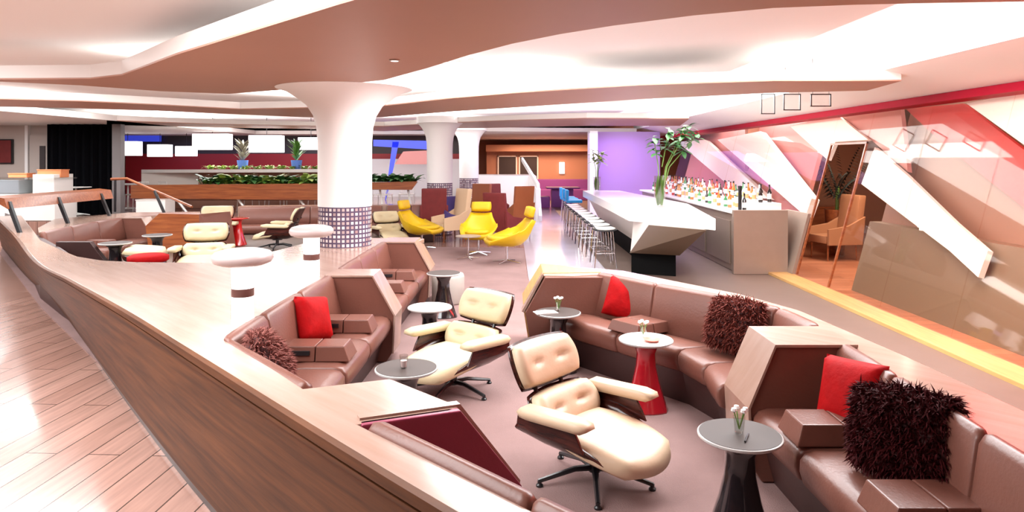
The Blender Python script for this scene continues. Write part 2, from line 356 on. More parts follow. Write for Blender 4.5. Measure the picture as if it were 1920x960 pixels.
# ------------------------------------------------------------------ left ledge surround
Zl = .8
outer = [(1.25, .72), (-.15, 2.1), (-1.64, 3.7), (-2.7, 4.85), (-4.0, 6.2), (-5.07, 7.3), (-7.2, 9.9), (-9.9, 13.1)]
base = [(1.2, .78), (-.22, 2.15), (-1.62, 3.68), (-2.86, 5.15), (-4.45, 7.1), (-5.9, 8.85), (-8.0, 11.2), (-10.9, 14.6)]
inner = [(-9.6, 13.35), (-7.05, 10.1), (-6.4, 9.26), (-5.4, 8.2), (-4.9, 7.7), (-4.44, 7.4), (-4.0, 7.28), (-3.17, 7.24), (-2.85, 8.1), (-2.7, 9.0), (-2.6, 9.6), (-1.21, 9.42), (-1.28, 8.93), (-1.70, 8.93), (-1.74, 6.75), (-1.30, 6.66), (-1.29, 6.36), (-1.73, 6.36), (-1.79, 4.35), (-1.74, 4.2), (-1.66, 4.08), (-1.0, 3.27), (-.61, 3.42), (-.235, 3.04), (-.27, 2.98), (-.64, 2.83), (.067, 2.13), (1.5, .75)]
def resample(pts, n):
    out = []
    for i in range(n):
        u_ = i/(n-1)*(len(pts)-1); k_ = min(int(u_), len(pts)-2); f_ = u_-k_
        p0, p1, p2, p3 = pts[max(k_-1, 0)], pts[k_], pts[k_+1], pts[min(k_+2, len(pts)-1)]
        out.append(tuple(.5*(2*p1[c]+(p2[c]-p0[c])*f_+(2*p0[c]-5*p1[c]+4*p2[c]-p3[c])*f_**2+(3*p1[c]-p0[c]-3*p2[c]+p3[c])*f_**3) for c in (0, 1)))
    return out
outer = resample(outer, 43); base = resample(base, 43)
t = thing('seating_surround', 'long glossy wooden ledge and panelled wall around the left sofas', 'ledge', (0, 2, 0))
MB().prism(outer+inner, .745, Zl).build('ledge_top', ledge_w, t, bevel=.008, world=True)
bd = MB(); bd.prism([(x+.03, y+.03) for x, y in base]+inner, .0, .744); bd.build('ledge_body', leather_d, t, world=True)
def strip(z0, z1, o0, o1, name, m_):
    mb = MB(); R = []
    for (a, b) in zip(outer, base):
        def pt(z, off):
            k_ = 1-z/.8; return (a[0]+(b[0]-a[0])*k_-off*.7, a[1]+(b[1]-a[1])*k_-off*.7, z)
        R.append([pt(z0, 0), pt(z0, o0), pt(z1, o1), pt(z1, 0)])
    mb.loft(R); return mb.build(name, m_, t, True, world=True)
strip(.05, .742, .012, .012, 'outer_panel', panel_w)
strip(.765, .805, .035, .035, 'edge_trim', panel_w); strip(.735, .752, .03, .03, 'edge_trim', panel_w)
strip(.0, .05, .004, .004, 'kick_strip', blackm)
# right ledge
t = thing('seating_surround', 'glossy ledge running behind the right hand sofas', 'ledge', (2, 4, 0))
r_out = [(.31, 7.2), (1.1, 6.72), (1.86, 5.56), (2.09, 4.96), (2.2, 3.8), (2.24, 2.95), (2.3, .8)]
r_in = [(1.84, .8), (1.85, 2.46), (1.97, 4.0), (1.53, 4.02), (1.56, 4.40), (2.03, 4.42), (1.96, 4.97), (1.73, 5.35), (.86, 6.52), (.58, 6.42), (.30, 6.45)]
MB().prism(r_out+r_in, .745, Zl).build('ledge_top', ledge_w, t, bevel=.008, world=True)
MB().prism([(x*.995, y) for x, y in r_out]+r_in, 0, .744).build('ledge_body', panel_w, t, world=True)
# ------------------------------------------------------------------ sofas
def sect(b, f, prof):   # profile in (s,z) -> world at a station; s=0 at the back line, 1 at the front line
    return [(b[0]+(f[0]-b[0])*s, b[1]+(f[1]-b[1])*s, z) for s, z in prof]
SEAT = [(.15, .27), (.15, .43), (.5, .452), (.86, .45), (.95, .435), (1.0, .40), (1.005, .345), (.97, .285), (.9, .265)]
BACK = [(.0, .40), (-.01, .79), (.03, .825), (.09, .822), (.135, .79), (.20, .6), (.27, .44), (.2, .4)]
BASE = [(.02, .012), (.02, .27), (.9, .27), (.78, .012)]
def cushion(parent, b0, b1, f0, f1, prof, name, m_, gap=.006):
    L = (Vector(b1)-Vector(b0)).length; g = gap/L; e_ = .035/L
    cz = sum(p[1] for p in prof)/len(prof); cs = sum(p[0] for p in prof)/len(prof)
    R = []
    for tt, sh in ((g, .90), (g+e_*.35, .975), (g+e_, 1), (.5, 1.01), (1-g-e_, 1), (1-g-e_*.35, .975), (1-g, .90)):
        b = [b0[i]+(b1[i]-b0[i])*tt for i in (0, 1)]; f = [f0[i]+(f1[i]-f0[i])*tt for i in (0, 1)]
        R.append(sect(b, f, [(cs+(s-cs)*sh, cz+(z-cz)*sh) for s, z in prof]))
    return MB().loft(R).build(name, m_, parent, smooth=2, world=True)
def sofa(label, backs, fronts, m_=leather, group=None, armrests=(), seats=True, back=True):
    n = len(backs); c = [sum(p[i] for p in backs+fronts)/(2*n) for i in (0, 1)]
    t = thing('banquette_sofa', label, 'sofa', (c[0], c[1], 0), 0, group)
    for i in range(n-1):
        b0, b1, f0, f1 = backs[i], backs[i+1], fronts[i], fronts[i+1]
        cushion(t, b0, b1, f0, f1, SEAT, 'seat_cushion', m_); 
        cushion(t, b0, b1, f0, f1, BACK, 'backrest_cushion', m_)
    MB().loft([sect(b, f, BASE) for b, f in zip(backs, fronts)]).build('base', leather_d, t, world=True)
    return t
def side_panel(parent, b, f, al, th, m_in=leather, s_top=.72, s_foot=1.06, cap=ledge_w):
    """b: back point, f: front point, al: unit vector along the sofa, th thickness"""
    prof = [(-.05, .02), (-.05, .805), (s_top, .805), (s_foot, .45), (s_foot-.03, .10), (s_foot-.12, .02)]
    r = lambda k, pr: [(x+al[0]*k, y+al[1]*k, z) for x, y, z in sect(b, f, pr)]
    MB().loft([r(0, prof), r(th, prof)]).build('side_panel', m_in, parent, bevel=.006, world=True)
    cp = [(-.04, .806), (-.04, .822), (s_top+.01, .822), (s_foot+.03, .45), (s_foot-.0, .10), (s_foot-.025, .10), (s_foot+.003, .45), (s_top, .806)]
    MB().loft([r(-.012, cp), r(th+.012, cp)]).build('panel_cap', cap, parent, world=True)
def armblock(parent, b, f, s0, s1, al, wd, m_=leather, z=.455, h=.105):
    """leather console block across the seat: top smaller than the bottom, lid seam and slot"""
    u = Vector((f[0]-b[0], f[1]-b[1], 0)); al = Vector((al[0], al[1], 0)); B = Vector((b[0], b[1], 0))
    def pt(s, k, zz): p = B+u*s+al*k; return (p.x, p.y, zz)
    sm = s0+(s1-s0)*.52
    for (p0, p1, e) in ((s0, sm-.005, 0), (sm+.005, s1, .07)):
        MBx = MB(); MBx.loft([[pt(p0, 0, z), pt(p0, wd, z), pt(p0, wd-.02, z+h), pt(p0, .02, z+h)], [pt(p1, 0, z), pt(p1, wd, z), pt(p1-e, wd-.02, z+h), pt(p1-e, .02, z+h)]])
        a = MBx.build('armrest' if not e else 'armrest_tip', m_, parent if not e else first_, bevel=.007, world=True)
        if not e: first_ = a
    sl = MB(); sl.loft([[pt(s0+.06, -.004, z+.045), pt(s0+.06, .02, z+.045), pt(s0+.06, .02, z+.075), pt(s0+.06, .000, z+.075)], [pt(sm-.06, -.004, z+.045), pt(sm-.06, .02, z+.045), pt(sm-.06, .02, z+.075), pt(sm-.06, .0, z+.075)]])
    sl.build('slot', blackm, first_, world=True)
# left sofa A (near), B beyond its divider
bk = [(-1.76, 4.14), (-1.765, 4.72), (-1.755, 5.5), (-1.73, 6.34)]; fr = [(-1.14, 3.5), (-1.15, 4.75), (-1.14, 5.5), (-1.12, 6.34)]
s1 = sofa('brown leather sofa sunk into the left ledge, holding the shaggy cushion', bk, fr)
bk2 = [(-1.76, 4.14), (-1.40, 3.72), (-1.0, 3.27)]
cushion(s1, (-1.74, 4.12), (-1.02, 3.3), (-1.3, 4.45), (-.62, 3.7), [(-.02, .42), (-.02, .79), (.05, .815), (.12, .79), (.18, .44)], 'end_bolster', leather)
side_panel(s1, (-1.71, 6.32), (-1.13, 6.32), (0, 1), .36)
armblock(s1, (-1.755, 5.66), (-1.14, 5.66), .14, .97, (0, 1), .26)
armblock(s1, (-1.76, 4.86), (-1.14, 4.86), .14, .97, (0, 1), .26)
s2 = sofa('grey brown leather sofa between the two left dividers', [(-1.73, 6.7), (-1.73, 7.45), (-1.72, 8.2), (-1.70, 8.92)], [(-1.13, 6.68), (-1.13, 7.45), (-1.12, 8.2), (-1.10, 8.92)])
side_panel(s2, (-1.68, 8.88), (-1.11, 8.88), (0, 1), .50)
armblock(s2, (-1.72, 8.1), (-1.12, 8.1), .14, .95, (0, 1), .24); armblock(s2, (-1.73, 7.35), (-1.13, 7.35), .14, .95, (0, 1), .24)
# near nook sofa with the plum end panel
s3 = sofa('plum and brown leather nook sofa at the near end of the ledge', [(-.60, 2.80), (.05, 2.15), (.80, 1.4)], [(-.02, 3.10), (.38, 2.68), (1.05, 1.95)])
pr = [(.0, .3), (.0, .8), (.62, .8), (1.04, .42), (1.0, .1), (.0, .1)]
MB().loft([sect((-.64, 2.86), (-.0, 3.12), pr), sect((-.62, 2.82), (.02, 3.08), pr)]).build('end_panel', leather_p, s3, bevel=.006, world=True)
MB().loft([sect((-.66, 2.91), (-.02, 3.17), [(.0, .3), (.0, .81), (.64, .81), (1.06, .42), (1.02, .1), (.0, .1)]), sect((-.64, 2.87), (.0, 3.13), [(.0, .3), (.0, .81), (.64, .81), (1.06, .42), (1.02, .1), (.0, .1)])]).build('panel_cap', ledge_w, s3, world=True)
# right far sofa
bk = [(.86, 6.50), (1.28, 5.92), (1.73, 5.34), (1.97, 4.94), (2.02, 4.44)]; fr = [(.34, 6.40), (.86, 5.72), (1.26, 5.22), (1.36, 4.85), (1.33, 4.42)]
s4 = sofa('long angled brown leather sofa under the far right ledge', bk, fr)
prf = [(.0, .02), (.0, .79), (.98, .79), (1.3, .46), (1.2, .10), (1.1, .02)]
MB().loft([sect((.88, 6.40), (.30, 6.38), prf), sect((.88, 6.58), (.30, 6.54), prf)]).build('end_panel', leather, s4, bevel=.006, world=True)
prf = [(.0, .60), (.0, .805), (1.0, .805), (1.34, .46), (1.24, .10), (1.15, .10)]
MB().loft([sect((.86, 6.60), (.30, 6.55), prf), sect((.86, 6.72), (.30, 7.15), prf)]).build('end_panel', oak, s4, world=True)
prf = [(1.0, .8), (1.02, .815), (1.36, .46), (1.32, .45)]
MB().loft([sect((.88, 6.44), (.30, 6.44), prf), sect((.88, 6.58), (.30, 6.58), prf)]).build('panel_cap', ledge_w, s4, world=True)
u = Vector((.87, -1.16, 0)).normalized()
armblock(s4, (1.22, 6.04), (.80, 5.80), .16, .98, (u.x, u.y), .34, h=.085)
# right near sofa
bk = [(1.97, 4.0), (1.94, 3.4), (1.90, 2.7), (1.86, 2.0), (1.84, 1.3)]; fr = [(1.40, 4.0), (1.43, 3.42), (1.46, 2.7), (1.48, 2.0), (1.48, 1.3)]
s5 = sofa('brown leather sofa at the lower right with console armrests', bk, fr)
side_panel(s5, (1.985, 3.97), (1.42, 3.97), (0, 1), .42, s_top=.80)
armblock(s5, (1.95, 3.42), (1.44, 3.42), .02, 1.02, (0, 1), .26); armblock(s5, (1.92, 2.60), (1.46, 2.60), .02, 1.02, (0, 1), .28)
# pit sofas on the far left
s6 = sofa('grey leather sofa along the far left edge of the sunken pit', [(-6.95, 10.05), (-7.1, 10.9), (-7.2, 11.75), (-7.2, 12.5)], [(-6.35, 10.1), (-6.5, 10.9), (-6.6, 11.75), (-6.62, 12.5)])
side_panel(s6, (-7.2, 12.5), (-6.62, 12.5), (0, 1), .3); MB().loft([[(-6.05, y_, .3), (-6.05, y_, .8), (-5.6, y_, .8), (-5.3, y_, .42), (-5.35, y_, .3)] for y_ in (9.05, 9.13)]).build('end_panel', leather_d, s6, bevel=.006, world=True)
armblock(s6, (-7.16, 11.2), (-6.56, 11.2), .14, .95, (0, 1), .24)
t = thing('ledge_segment', 'narrow wooden ledge behind the far left pit sofa', 'ledge', (-7.6, 11.5, 0))
MB().prism([(-7.0, 10.1), (-7.14, 10.9), (-7.23, 11.75), (-7.23, 13.0), (-6.0, 13.6), (-6.0, 14.2), (-7.8, 13.9), (-8.3, 12.4), (-7.5, 10.8)], .72, .81).build('ledge_top', ledge_w, t, world=True)
s7 = sofa('beige brown sofa along the back of the sunken pit', [(-6.1, 15.3), (-4.6, 15.6), (-3.0, 15.8)], [(-6.0, 14.75), (-4.5, 15.05), (-2.95, 15.25)], leather)
s8 = sofa('brown sofa just right of the large column', [(-2.9, 15.85), (-2.35, 15.95), (-1.85, 16.05)], [(-2.85, 15.25), (-2.3, 15.35), (-1.8, 15.45)], leather)
t = thing('ledge_segment', 'pink topped ledge behind the back pit sofas', 'ledge', (-4, 15.8, 0))
MB().prism([(-6.15, 15.32), (-4.6, 15.62), (-3.0, 15.82), (-1.85, 16.07), (-1.85, 16.3), (-3.1, 16.2), (-6.2, 15.7)], 0, .83).build('ledge_top', ledge_w, t, world=True)
c0 = P(290, 440, .45)
t = thing('wooden_screen', 'amber brown wooden booth end behind the frontal cream lounge chair', 'screen', (-5.9, 11.9, 0))
MB().loft([[(-6.35, 12.0, 0), (-5.5, 12.0, 0), (-5.5, 12.0, .93), (-6.2, 12.0, .95), (-6.45, 12.0, .72)], [(-6.3, 12.1, 0), (-5.45, 12.1, 0), (-5.45, 12.1, .93), (-6.15, 12.1, .95), (-6.4, 12.1, .72)]]).build('panel', brownw, t, bevel=.01, world=True)
MB().loft([[(-5.5, 12.0, 0), (-5.1, 12.5, 0), (-5.25, 12.5, .93), (-5.5, 12.0, .93)], [(-5.44, 12.1, 0), (-5.05, 12.6, 0), (-5.2, 12.6, .93), (-5.44, 12.1, .93)]]).build('side_wing', leather, t, world=True)
# ------------------------------------------------------------------ cream lounge chair
def lounge_chair(label, leatherm):
    t = thing('lounge_chair', label, 'chair')
    Y = Vector((0, 1, 0)); S = .94
    def ax(deg): a = math.radians(deg); return Vector((-math.sin(a), 0, math.cos(a))), Vector((math.cos(a), 0, math.sin(a)))
    def padp(name, c, deg, w_, h_, t_, cw, ch, rnd, tuft=None, seat=False):
        V, N = ax(deg); c = Vector(c)
        sh = MB().pad(c-N*.035, Y, V, N, w_+.03, h_+.03, .012, .012, rnd, cw, ch, 12).build(name+'_shell', rosew, t, 2)
        MB().pad(c-N*.015, Y, V, N, w_, h_, t_, .012, rnd, cw, ch, 16, tuft, e=7).build(name+'_cushion', leatherm, t, 2)
    padp('headrest', (-.375, 0, .715), 22, .56, .31, .065, .05, -.01, .42, [(-.4, 0), (.4, 0)])
    padp('backrest', (-.235, 0, .435), 28, .56, .27, .085, .06, -.01, .55, [(-.4, 0), (.4, 0)])
    V, N = ax(80); c = Vector((.10, 0, .275))
    MB().pad(c, Y, V, N, .58, .66, .095, .04, .75, .02, -.02, 16, e=5).build('seat_cushion', leatherm, t, 2)
    cs = [(-.30, .40, .30, .0), (-.33, .30, .31, .06), (-.29, .235, .31, .16), (-.18, .20, .31, .2), (-.02, .19, .31, .2), (.12, .195, .30, .15), (.24, .215, .27, .06), (.34, .25, .2, .02)]
    m = MB(); R_ = []
    for x, z, hw, cu in cs:
        R_.append([(x+(-.02 if cu > .1 else 0)*abs(k_/6)**3, hw*math.sin(PI/2*k_/6)*1.0, z+cu*(1-math.cos(PI/2*k_/6))) for k_ in range(-6, 7)])
    V_ = [m.verts(r_) for r_ in R_]; W_ = [m.verts([(p[0], p[1]*.95, p[2]+.014) for p in r_]) for r_ in R_]
    for A_ in (V_, W_):
        for i_ in range(len(cs)-1):
            for k_ in range(12): m.face([A_[i_][k_], A_[i_][k_+1], A_[i_+1][k_+1], A_[i_+1][k_]])
    for i_ in range(len(cs)-1):
        for k_ in (0, 12): m.face([V_[i_][k_], V_[i_+1][k_], W_[i_+1][k_], W_[i_][k_]])
    for i_ in (0, len(cs)-1):
        for k_ in range(12): m.face([V_[i_][k_], V_[i_][k_+1], W_[i_][k_+1], W_[i_][k_]])
    m.build('seat_shell', rosew, t, 2)
    for sy in (-1, 1):
        prof = [(-.31, .39), (-.30, .47), (.08, .475), (.12, .40), (.15, .33), (.02, .35), (-.2, .36)]
        MB().loft([[(x, sy*y, z) for x, z in prof] for y in (.302, .318)]).build('side_shell', rosew, t, bevel=.004)
        pr = [(-.25, .465), (-.27, .495), (-.24, .53), (.12, .545), (.19, .53), (.20, .50), (.16, .475), (-.2, .46)]
        MB().loft([[(x, sy*y, z) for x, z in [(cx*kk-.04*(1-kk), cz*kk+.505*(1-kk)) for cx, cz in pr]] for y, kk in ((.268, .85), (.28, 1), (.365, 1), (.38, .8))]).build('armrest', leatherm, t, 2)
    for sy in (-.12, .12):
        MB().tube([(-.32, sy, .50), (-.345, sy, .58), (-.395, sy, .64)], .014).build('back_bracket', blackm, t, True)
    MB().lathe([(.035, .06), (.03, .09), (.028, .17), (.09, .18), (.09, .20)], (0, 0, 0), 16).build('pedestal', blackm, t, True)
    for k in range(5):
        a = 2*PI*k/5+.35
        m = MB(); m.tube([(0, 0, .085), (.12*math.cos(a), .12*math.sin(a), .088), (.33*math.cos(a), .33*math.sin(a), .035)], .022, 6, .013)
        lg = m.build('leg', blackm, t, True)
        MB().lathe([(.02, 0), (.02, .012), (.012, .02), (.012, .04)], (.325*math.cos(a), .325*math.sin(a), 0), 10).build('foot', blackm, lg, True)
    return t
lc = lounge_chair('large cream leather lounge chair in the foreground facing right', cream)
g = 'cream leather lounge chairs'; lc['group'] = g
q = P(1115, 903, 0); lc.location = (q[0], q[1], .012); lc.rotation_euler = (0, 0, math.radians(-42)); lc.scale = (1.04, 1.04, .88)
lc2 = lounge_chair('cream leather lounge chair in the middle, facing the left sofa', cream2); lc2['group'] = g
q = P(850, 735, 0); lc2.location = (q[0], q[1], .012); lc2.rotation_euler = (0, 0, math.radians(-132)); lc2.scale = (1.04, 1.04, .88)
PZ = .25
struct('floor_pit', MB().prism([(-2.95, 8.6), (-4.5, 7.55), (-5.5, 8.5), (-6.3, 9.5), (-7.0, 10.4), (-7.0, 14.2), (-6, 15.8), (-2.4, 16.0), (-2.4, 9.8)], .013, PZ), greycar)
for (px, d, rz, lab) in ((378, 9.2, -75, 'cream lounge chair facing forward before the amber wooden screen'), 
                         (402, 12.7, -75, 'cream lounge chair just behind the red pedestal table'), (520, 12.6, 185, 'cream lounge chair in profile facing left near the column')):
    dup(lc2, ((px-960)/F*d, d, PZ), math.radians(rz), lab, g)
dup(lc2, ((735-960)/F*14.5, 14.5, .012), math.radians(-60), 'pale lounge chair behind the reclining yellow chair', g)
t = thing('ottoman', 'cream leather ottoman on a dark shell beside the red stool in the pit', 'ottoman', ((272-960)/F*9.3, 9.3, PZ), .3)
MB().pad((0, 0, .36), (0, 1, 0), (1, 0, -.1), (.1, 0, 1), .62, .54, .09, .04, .6, .02, 0, 12, e=5).build('cushion', cream2, t, 2)
MB().pad((0, 0, .32), (0, 1, 0), (1, 0, -.1), (.1, 0, 1), .64, .56, .01, .08, .6, .04, .02, 12).build('shell', rosew, t, 2)
MB().lathe([(.03, .04), (.028, .26), (.08, .27)], seg=14).build('post', blackm, t, True)
for k in range(4):
    a = k*PI/2+.5; MB().tube([(0, 0, .07), (.28*math.cos(a), .28*math.sin(a), .015)], .02, 6, .012).build('leg', blackm, t, True)
# ------------------------------------------------------------------ pedestal side tables
def side_table(label, top, body, rim=tabler, r=.205, h=.52):
    t = thing('side_table', label, 'table', group=None)
    MB().lathe([(.165, 0), (.16, .01), (.13, .1), (.10, .2), (.075, .32), (.07, .42), (.09, .47), (.12, h-.03), (.12, h-.022)], seg=32, sq=.25).build('pedestal', body, t, 2)
    tt = MB().lathe([(r-.008, h-.01), (r-.008, h+.002)], seg=48).build('table_top', top, t, True)
    MB().lathe([(r-.05, h-.024), (r-.012, h-.02), (r, h-.012), (r, h-.003), (r-.004, h)], seg=48).build('rim', rim, tt, True)
    return t
tb = side_table('black pedestal side table with grey top at the lower right', tablet, gloss_b)
def tput(t, px, py, z=.522): q = P(px, py, z); t.location = (q[0], q[1], .012); return t
tput(tb, 1387, 817)
def tdup(px, py, lab): return tput(dup(tb, (0, 0, 0), .3, lab), px, py)
tdup(762, 692, 'black pedestal side table with grey top beside the middle cream chair')
tw = side_table('glossy red pedestal table with white top by the right sofa', tablew, redg); tput(tw, 1211, 638)
tdup(1046, 587, 'black side table at the left end of the far right sofa')
tb2 = side_table('low dark side table with white top beside the middle cream chair', tablew, gloss_b); tput(tb2, 806, 577)
tdup(832, 513, 'small black side table between left sofa and yellow chairs')
for px, py, lab in ((216, 455, 'black side table at the near end of the pit sofa'), (295, 440, 'black side table beside the amber wooden screen')):
    q = P(px, py, PZ+.52); dup(tb, (q[0], q[1], PZ), .3, lab)
tr = side_table('bright red pedestal table in the sunken pit', redt, redt, redt); q = P(446, 459, PZ); tr.location = (q[0], q[1], PZ)
t = thing('round_stool', 'low round stool with crimson cushion in the pit', 'stool', ((278-960)/F*8.3, 8.3, PZ))
MB().lathe([(.2, .40), (.23, .42), (.23, .47), (.18, .49)], seg=32).build('cushion', darkred and redf, t, 2); MB().lathe([(.03, .02), (.03, .4)]).build('post', blackm, t, True); MB().lathe([(.2, 0), (.2, .012), (.03, .03)], seg=28).build('base', blackm, t, True)
t = thing('pouf', 'grey cylindrical leather pouf behind the left sofa corner', 'pouf', (-.84, 8.98, .012))
MB().lathe([(.2, 0), (.215, .02), (.215, .34), (.2, .38), (.1, .39)], seg=32).build('body', mat('grey_fabric', (.42, .38, .34), .7), t, 2)
# things on the tables
def glass_item(px, py, lab, kind):
    q = P(px, py, .534); t = thing('tumbler' if kind == 'glass' else 'flower_vase', lab, 'glass' if kind == 'glass' else 'vase', q)
    MB().lathe([(.022, 0), (.03, .085), (.027, .085), (.02, .006)], seg=18).build('glass_body', clear, t, True)
    if kind == 'glass': MB().lathe([(.018, .008), (.022, .05)], seg=14).build('candle', mat('pink_wax', (.8, .6, .6), .5) if 'pink_wax' not in MATS else MATS['pink_wax'], t, True)
    else:
        for k in range(4):
            a = k*1.7; MB().tube([(0, 0, .02), (.03*math.cos(a), .03*math.sin(a), .11)], .003, 5).build('stem', stemg, t)
            MB().lathe([(.003, -.01), (.016, 0), (.012, .012)], (.03*math.cos(a), .03*math.sin(a), .115), 8).build('blossom', tablew, t, True)
glass_item(757, 690, 'small glass with a candle on the grey table beside the middle chair', 'glass')
glass_item(1386, 812, 'small glass with white blossoms on the lower right table', 'flower')
glass_item(1206, 632, 'small glass with blossoms on the white topped red table', 'flower')
glass_item(1047, 583, 'small glass with blossoms on the table by the far right sofa', 'flower')
q = P(1222, 640, .534); t = thing('serving_dish', 'small coral dish on the white topped red table', 'dish', q)
MB().lathe([(.03, 0), (.06, .018), (.064, .018), (.05, .006)], seg=24).build('bowl', mat('coral_glaze', (.75, .2, .14), .3), t, True)
q = P(1025, 586, .534); t = thing('magazine', 'open pale magazine on the table by the far right sofa', 'magazine', q, .3)
MB().loft([[(-.11, -.06, 0), (-.11, -.06, .004), (0, -.06, .012), (.09, -.06, .004), (.09, -.06, 0)], [(-.11, .06, 0), (-.11, .06, .004), (0, .06, .012), (.09, .06, .004), (.09, .06, 0)]]).build('pages', tablew, t)
q = P(1400, 823, .534); t = thing('pen', 'short dark pen lying on the lower right table', 'pen', q, 1.1)
MB().tube([(-.05, 0, .005), (.045, 0, .005), (.055, 0, .005)], .005, 8).build('barrel', blackm, t, True)
# ------------------------------------------------------------------ cushions
def pillow(c, N, up, w_, m_, lab, t_=.085, parentless=True):
    N = Vector(N).normalized(); U = Vector(up).cross(N).normalized(); V = N.cross(U)
    o = MB().pad((0, 0, 0), U, V, N, w_, w_, t_, t_, -.08, 0, 0, 14, e=2.2).build('throw_cushion', m_, None, 2); o.location = c
    return tag(o, lab, 'cushion')
def furpillow(c, N, up, w_, h_, m_, lab, n=3200, L=.05):
    N = Vector(N).normalized(); U = Vector(up).cross(N).normalized(); V = N.cross(U); t = thing('fur_cushion', lab, 'cushion', c)
    MB().pad((0, 0, 0), U, V, N, w_, h_, .09, .09, .3, 0, 0, 12, e=2.5).build('cover', furb, t, 2)
    m = MB(); rnd = random.Random(5)
    for i in range(n):
        a, b = rnd.uniform(-1, 1), rnd.uniform(-1, 1)
        if rnd.random() < .3:
            if rnd.random() < .5: a = math.copysign(1, a)
            else: b = math.copysign(1, b)
        k = max(0, 1-max(abs(a), abs(b))**2.5)**.5; sd = 1 if rnd.random() < .75 else -1
        x = a*(.7+.3*math.sqrt(1-b*b/2)); y = b*(.7+.3*math.sqrt(1-a*a/2))
        p = U*(x*w_/2)+V*(y*h_/2)+N*(sd*.09*k); nn = (N*sd*(k+.15)+U*a*(1-k)*.9+V*b*(1-k)*.9).normalized()
        r1 = Vector([rnd.gauss(0, 1) for _ in range(3)])*.55; dr = (nn+r1).normalized(); l = L*rnd.uniform(.6, 1.3)
        sd_ = dr.cross(Vector([rnd.gauss(0, 1) for _ in range(3)])).normalized()*.004
        p1 = p+dr*l*.55; p2 = p1+(dr+Vector((0, 0, -.7))).normalized()*l*.55
        v = m.verts([p-sd_, p+sd_, p1+sd_*.9, p1-sd_*.9, p2]); m.face([v[0], v[1], v[2], v[3]]); m.face([v[3], v[2], v[4]])
    tag(m.build('fur', m_, t), None, None, None, 'stuff')
    return t
pillow((1.02, 6.20, .635), (-.5, -.8, .35), (.15, 0, 1), .36, redf, 'red cushion at the left end of the far right sofa')
pillow((1.80, 3.62, .64), (-.85, -.35, .3), (0, .1, 1), .38, redf, 'red cushion leaning in the corner of the lower right sofa')
pillow((-1.56, 5.36, .65), (.9, -.35, .35), (0, .2, 1), .34, redf, 'red cushion half in shadow on the left sofa')
furpillow((1.66, 5.08, .67), (-.75, -.6, .4), (0, 0, 1), .42, .36, fur, 'brown shaggy cushion at the bend of the far right sofa')
furpillow((1.76, 3.06, .67), (-.75, -.6, .3), (0, .1, 1), .44, .36, fur_d, 'big maroon shaggy cushion on the lower right sofa', 4500)
furpillow((-1.50, 4.20, .67), (.7, .3, .5), (-.2, .1, 1), .42, .34, fur_l, 'dusty pink shaggy cushion in the corner of the left sofa', 3600)
# ------------------------------------------------------------------ opal lamps
def opal(px, py, lab):
    q = P(px, py, .802); t = thing('table_lamp', lab, 'lamp', q)
    MB().lathe([(.07, 0), (.072, .01), (.072, .165)], seg=32).build('lamp_stem', lamps, t, True)
    MB().lathe([(.0725, .165), (.0735, .168), (.0735, .215), (.0725, .22)], seg=32).build('metal_band', lampb, t, True)
    MB().lathe([(.072, .22), (.074, .36), (.082, .375)], seg=32).build('lamp_neck', lamps, t, True)
    MB().lathe([(.083, .372), (.14, .378), (.185, .395), (.2, .42), (.198, .445), (.18, .465), (.13, .48), (.05, .487), (.0005, .488)], seg=48).build('lamp_shade', lampg, t, 2)
opal(455, 600, 'larger opal mushroom lamp standing nearer on the white ledge'); opal(584, 520, 'smaller looking opal mushroom lamp on the ledge by the column')
# ------------------------------------------------------------------ yellow chairs
def yellow_chair(label):
    t = thing('yellow_armchair', label, 'chair')
    cl = [(.36, .40, .27, .00), (.30, .41, .29, .02), (.12, .385, .31, .10), (-.06, .37, .32, .17), (-.20, .39, .31, .20), (-.28, .46, .29, .17), (-.33, .56, .26, .10), (-.38, .67, .22, .05), (-.42, .75, .2, .03)]
    rows = []
    for th in (0, 1):
        R = []
        for i, (x, z, hw, curl) in enumerate(cl):
            a = Vector(cl[max(i-1, 0)][:2]); b = Vector(cl[min(i+1, len(cl)-1)][:2]); tv = (b-a).normalized(); nv = Vector((tv.y, -tv.x))  # into the seat
            if nv.y < 0 and i < 4: nv = -nv
            if i >= 4 and nv.x < 0: nv = -nv
            row = []
            for k in range(9):
                u = -1+k/4; off = curl*abs(u)**2.6 - (.09 if th else 0)*(1-abs(u)**6*.8)
                row.append((x+nv.x*off, u*hw*(1+.12*abs(u)*min(1, curl*8)), z+nv.y*off))
            R.append(row)
        rows.append(R)
    m = MB(); V = [[m.verts(r) for r in R] for R in rows]; n = len(cl)
    for th in (0, 1):
        for i in range(n-1):
            for k in range(8): m.face([V[th][i][k], V[th][i][k+1], V[th][i+1][k+1], V[th][i+1][k]])
    for i in range(n-1):
        for k in (0, 8): m.face([V[0][i][k], V[0][i+1][k], V[1][i+1][k], V[1][i][k]])
    for i in (0, n-1):
        for k in range(8): m.face([V[0][i][k], V[0][i][k+1], V[1][i][k+1], V[1][i][k]])
    m.build('shell', yellow, t, 2)
    MB().pad((.10, 0, .42), (0, 1, 0), (-1, 0, -.06), (0, 0, 1), .46, .5, .05, .04, .5, .01, 0, 10).build('seat_cushion', yellow, t, 2)
    a = math.radians(16)
    MB().pad((-.43, 0, .87), (0, 1, 0), (-math.sin(a), 0, math.cos(a)), (math.cos(a), 0, math.sin(a)), .40, .20, .065, .05, .25, .02, 0, 10, e=4).build('headrest', yellow, t, 2)
    MB().lathe([(.02, .02), (.02, .27), (.09, .29), (.09, .32)], seg=14).build('pedestal', chrome, t, True)
    for k in range(4):
        b = PI/4+k*PI/2; MB().tube([(0, 0, .05), (.28*math.cos(b), .28*math.sin(b), .014)], .014, 6, .01).build('leg', chrome, t, True)
    return t
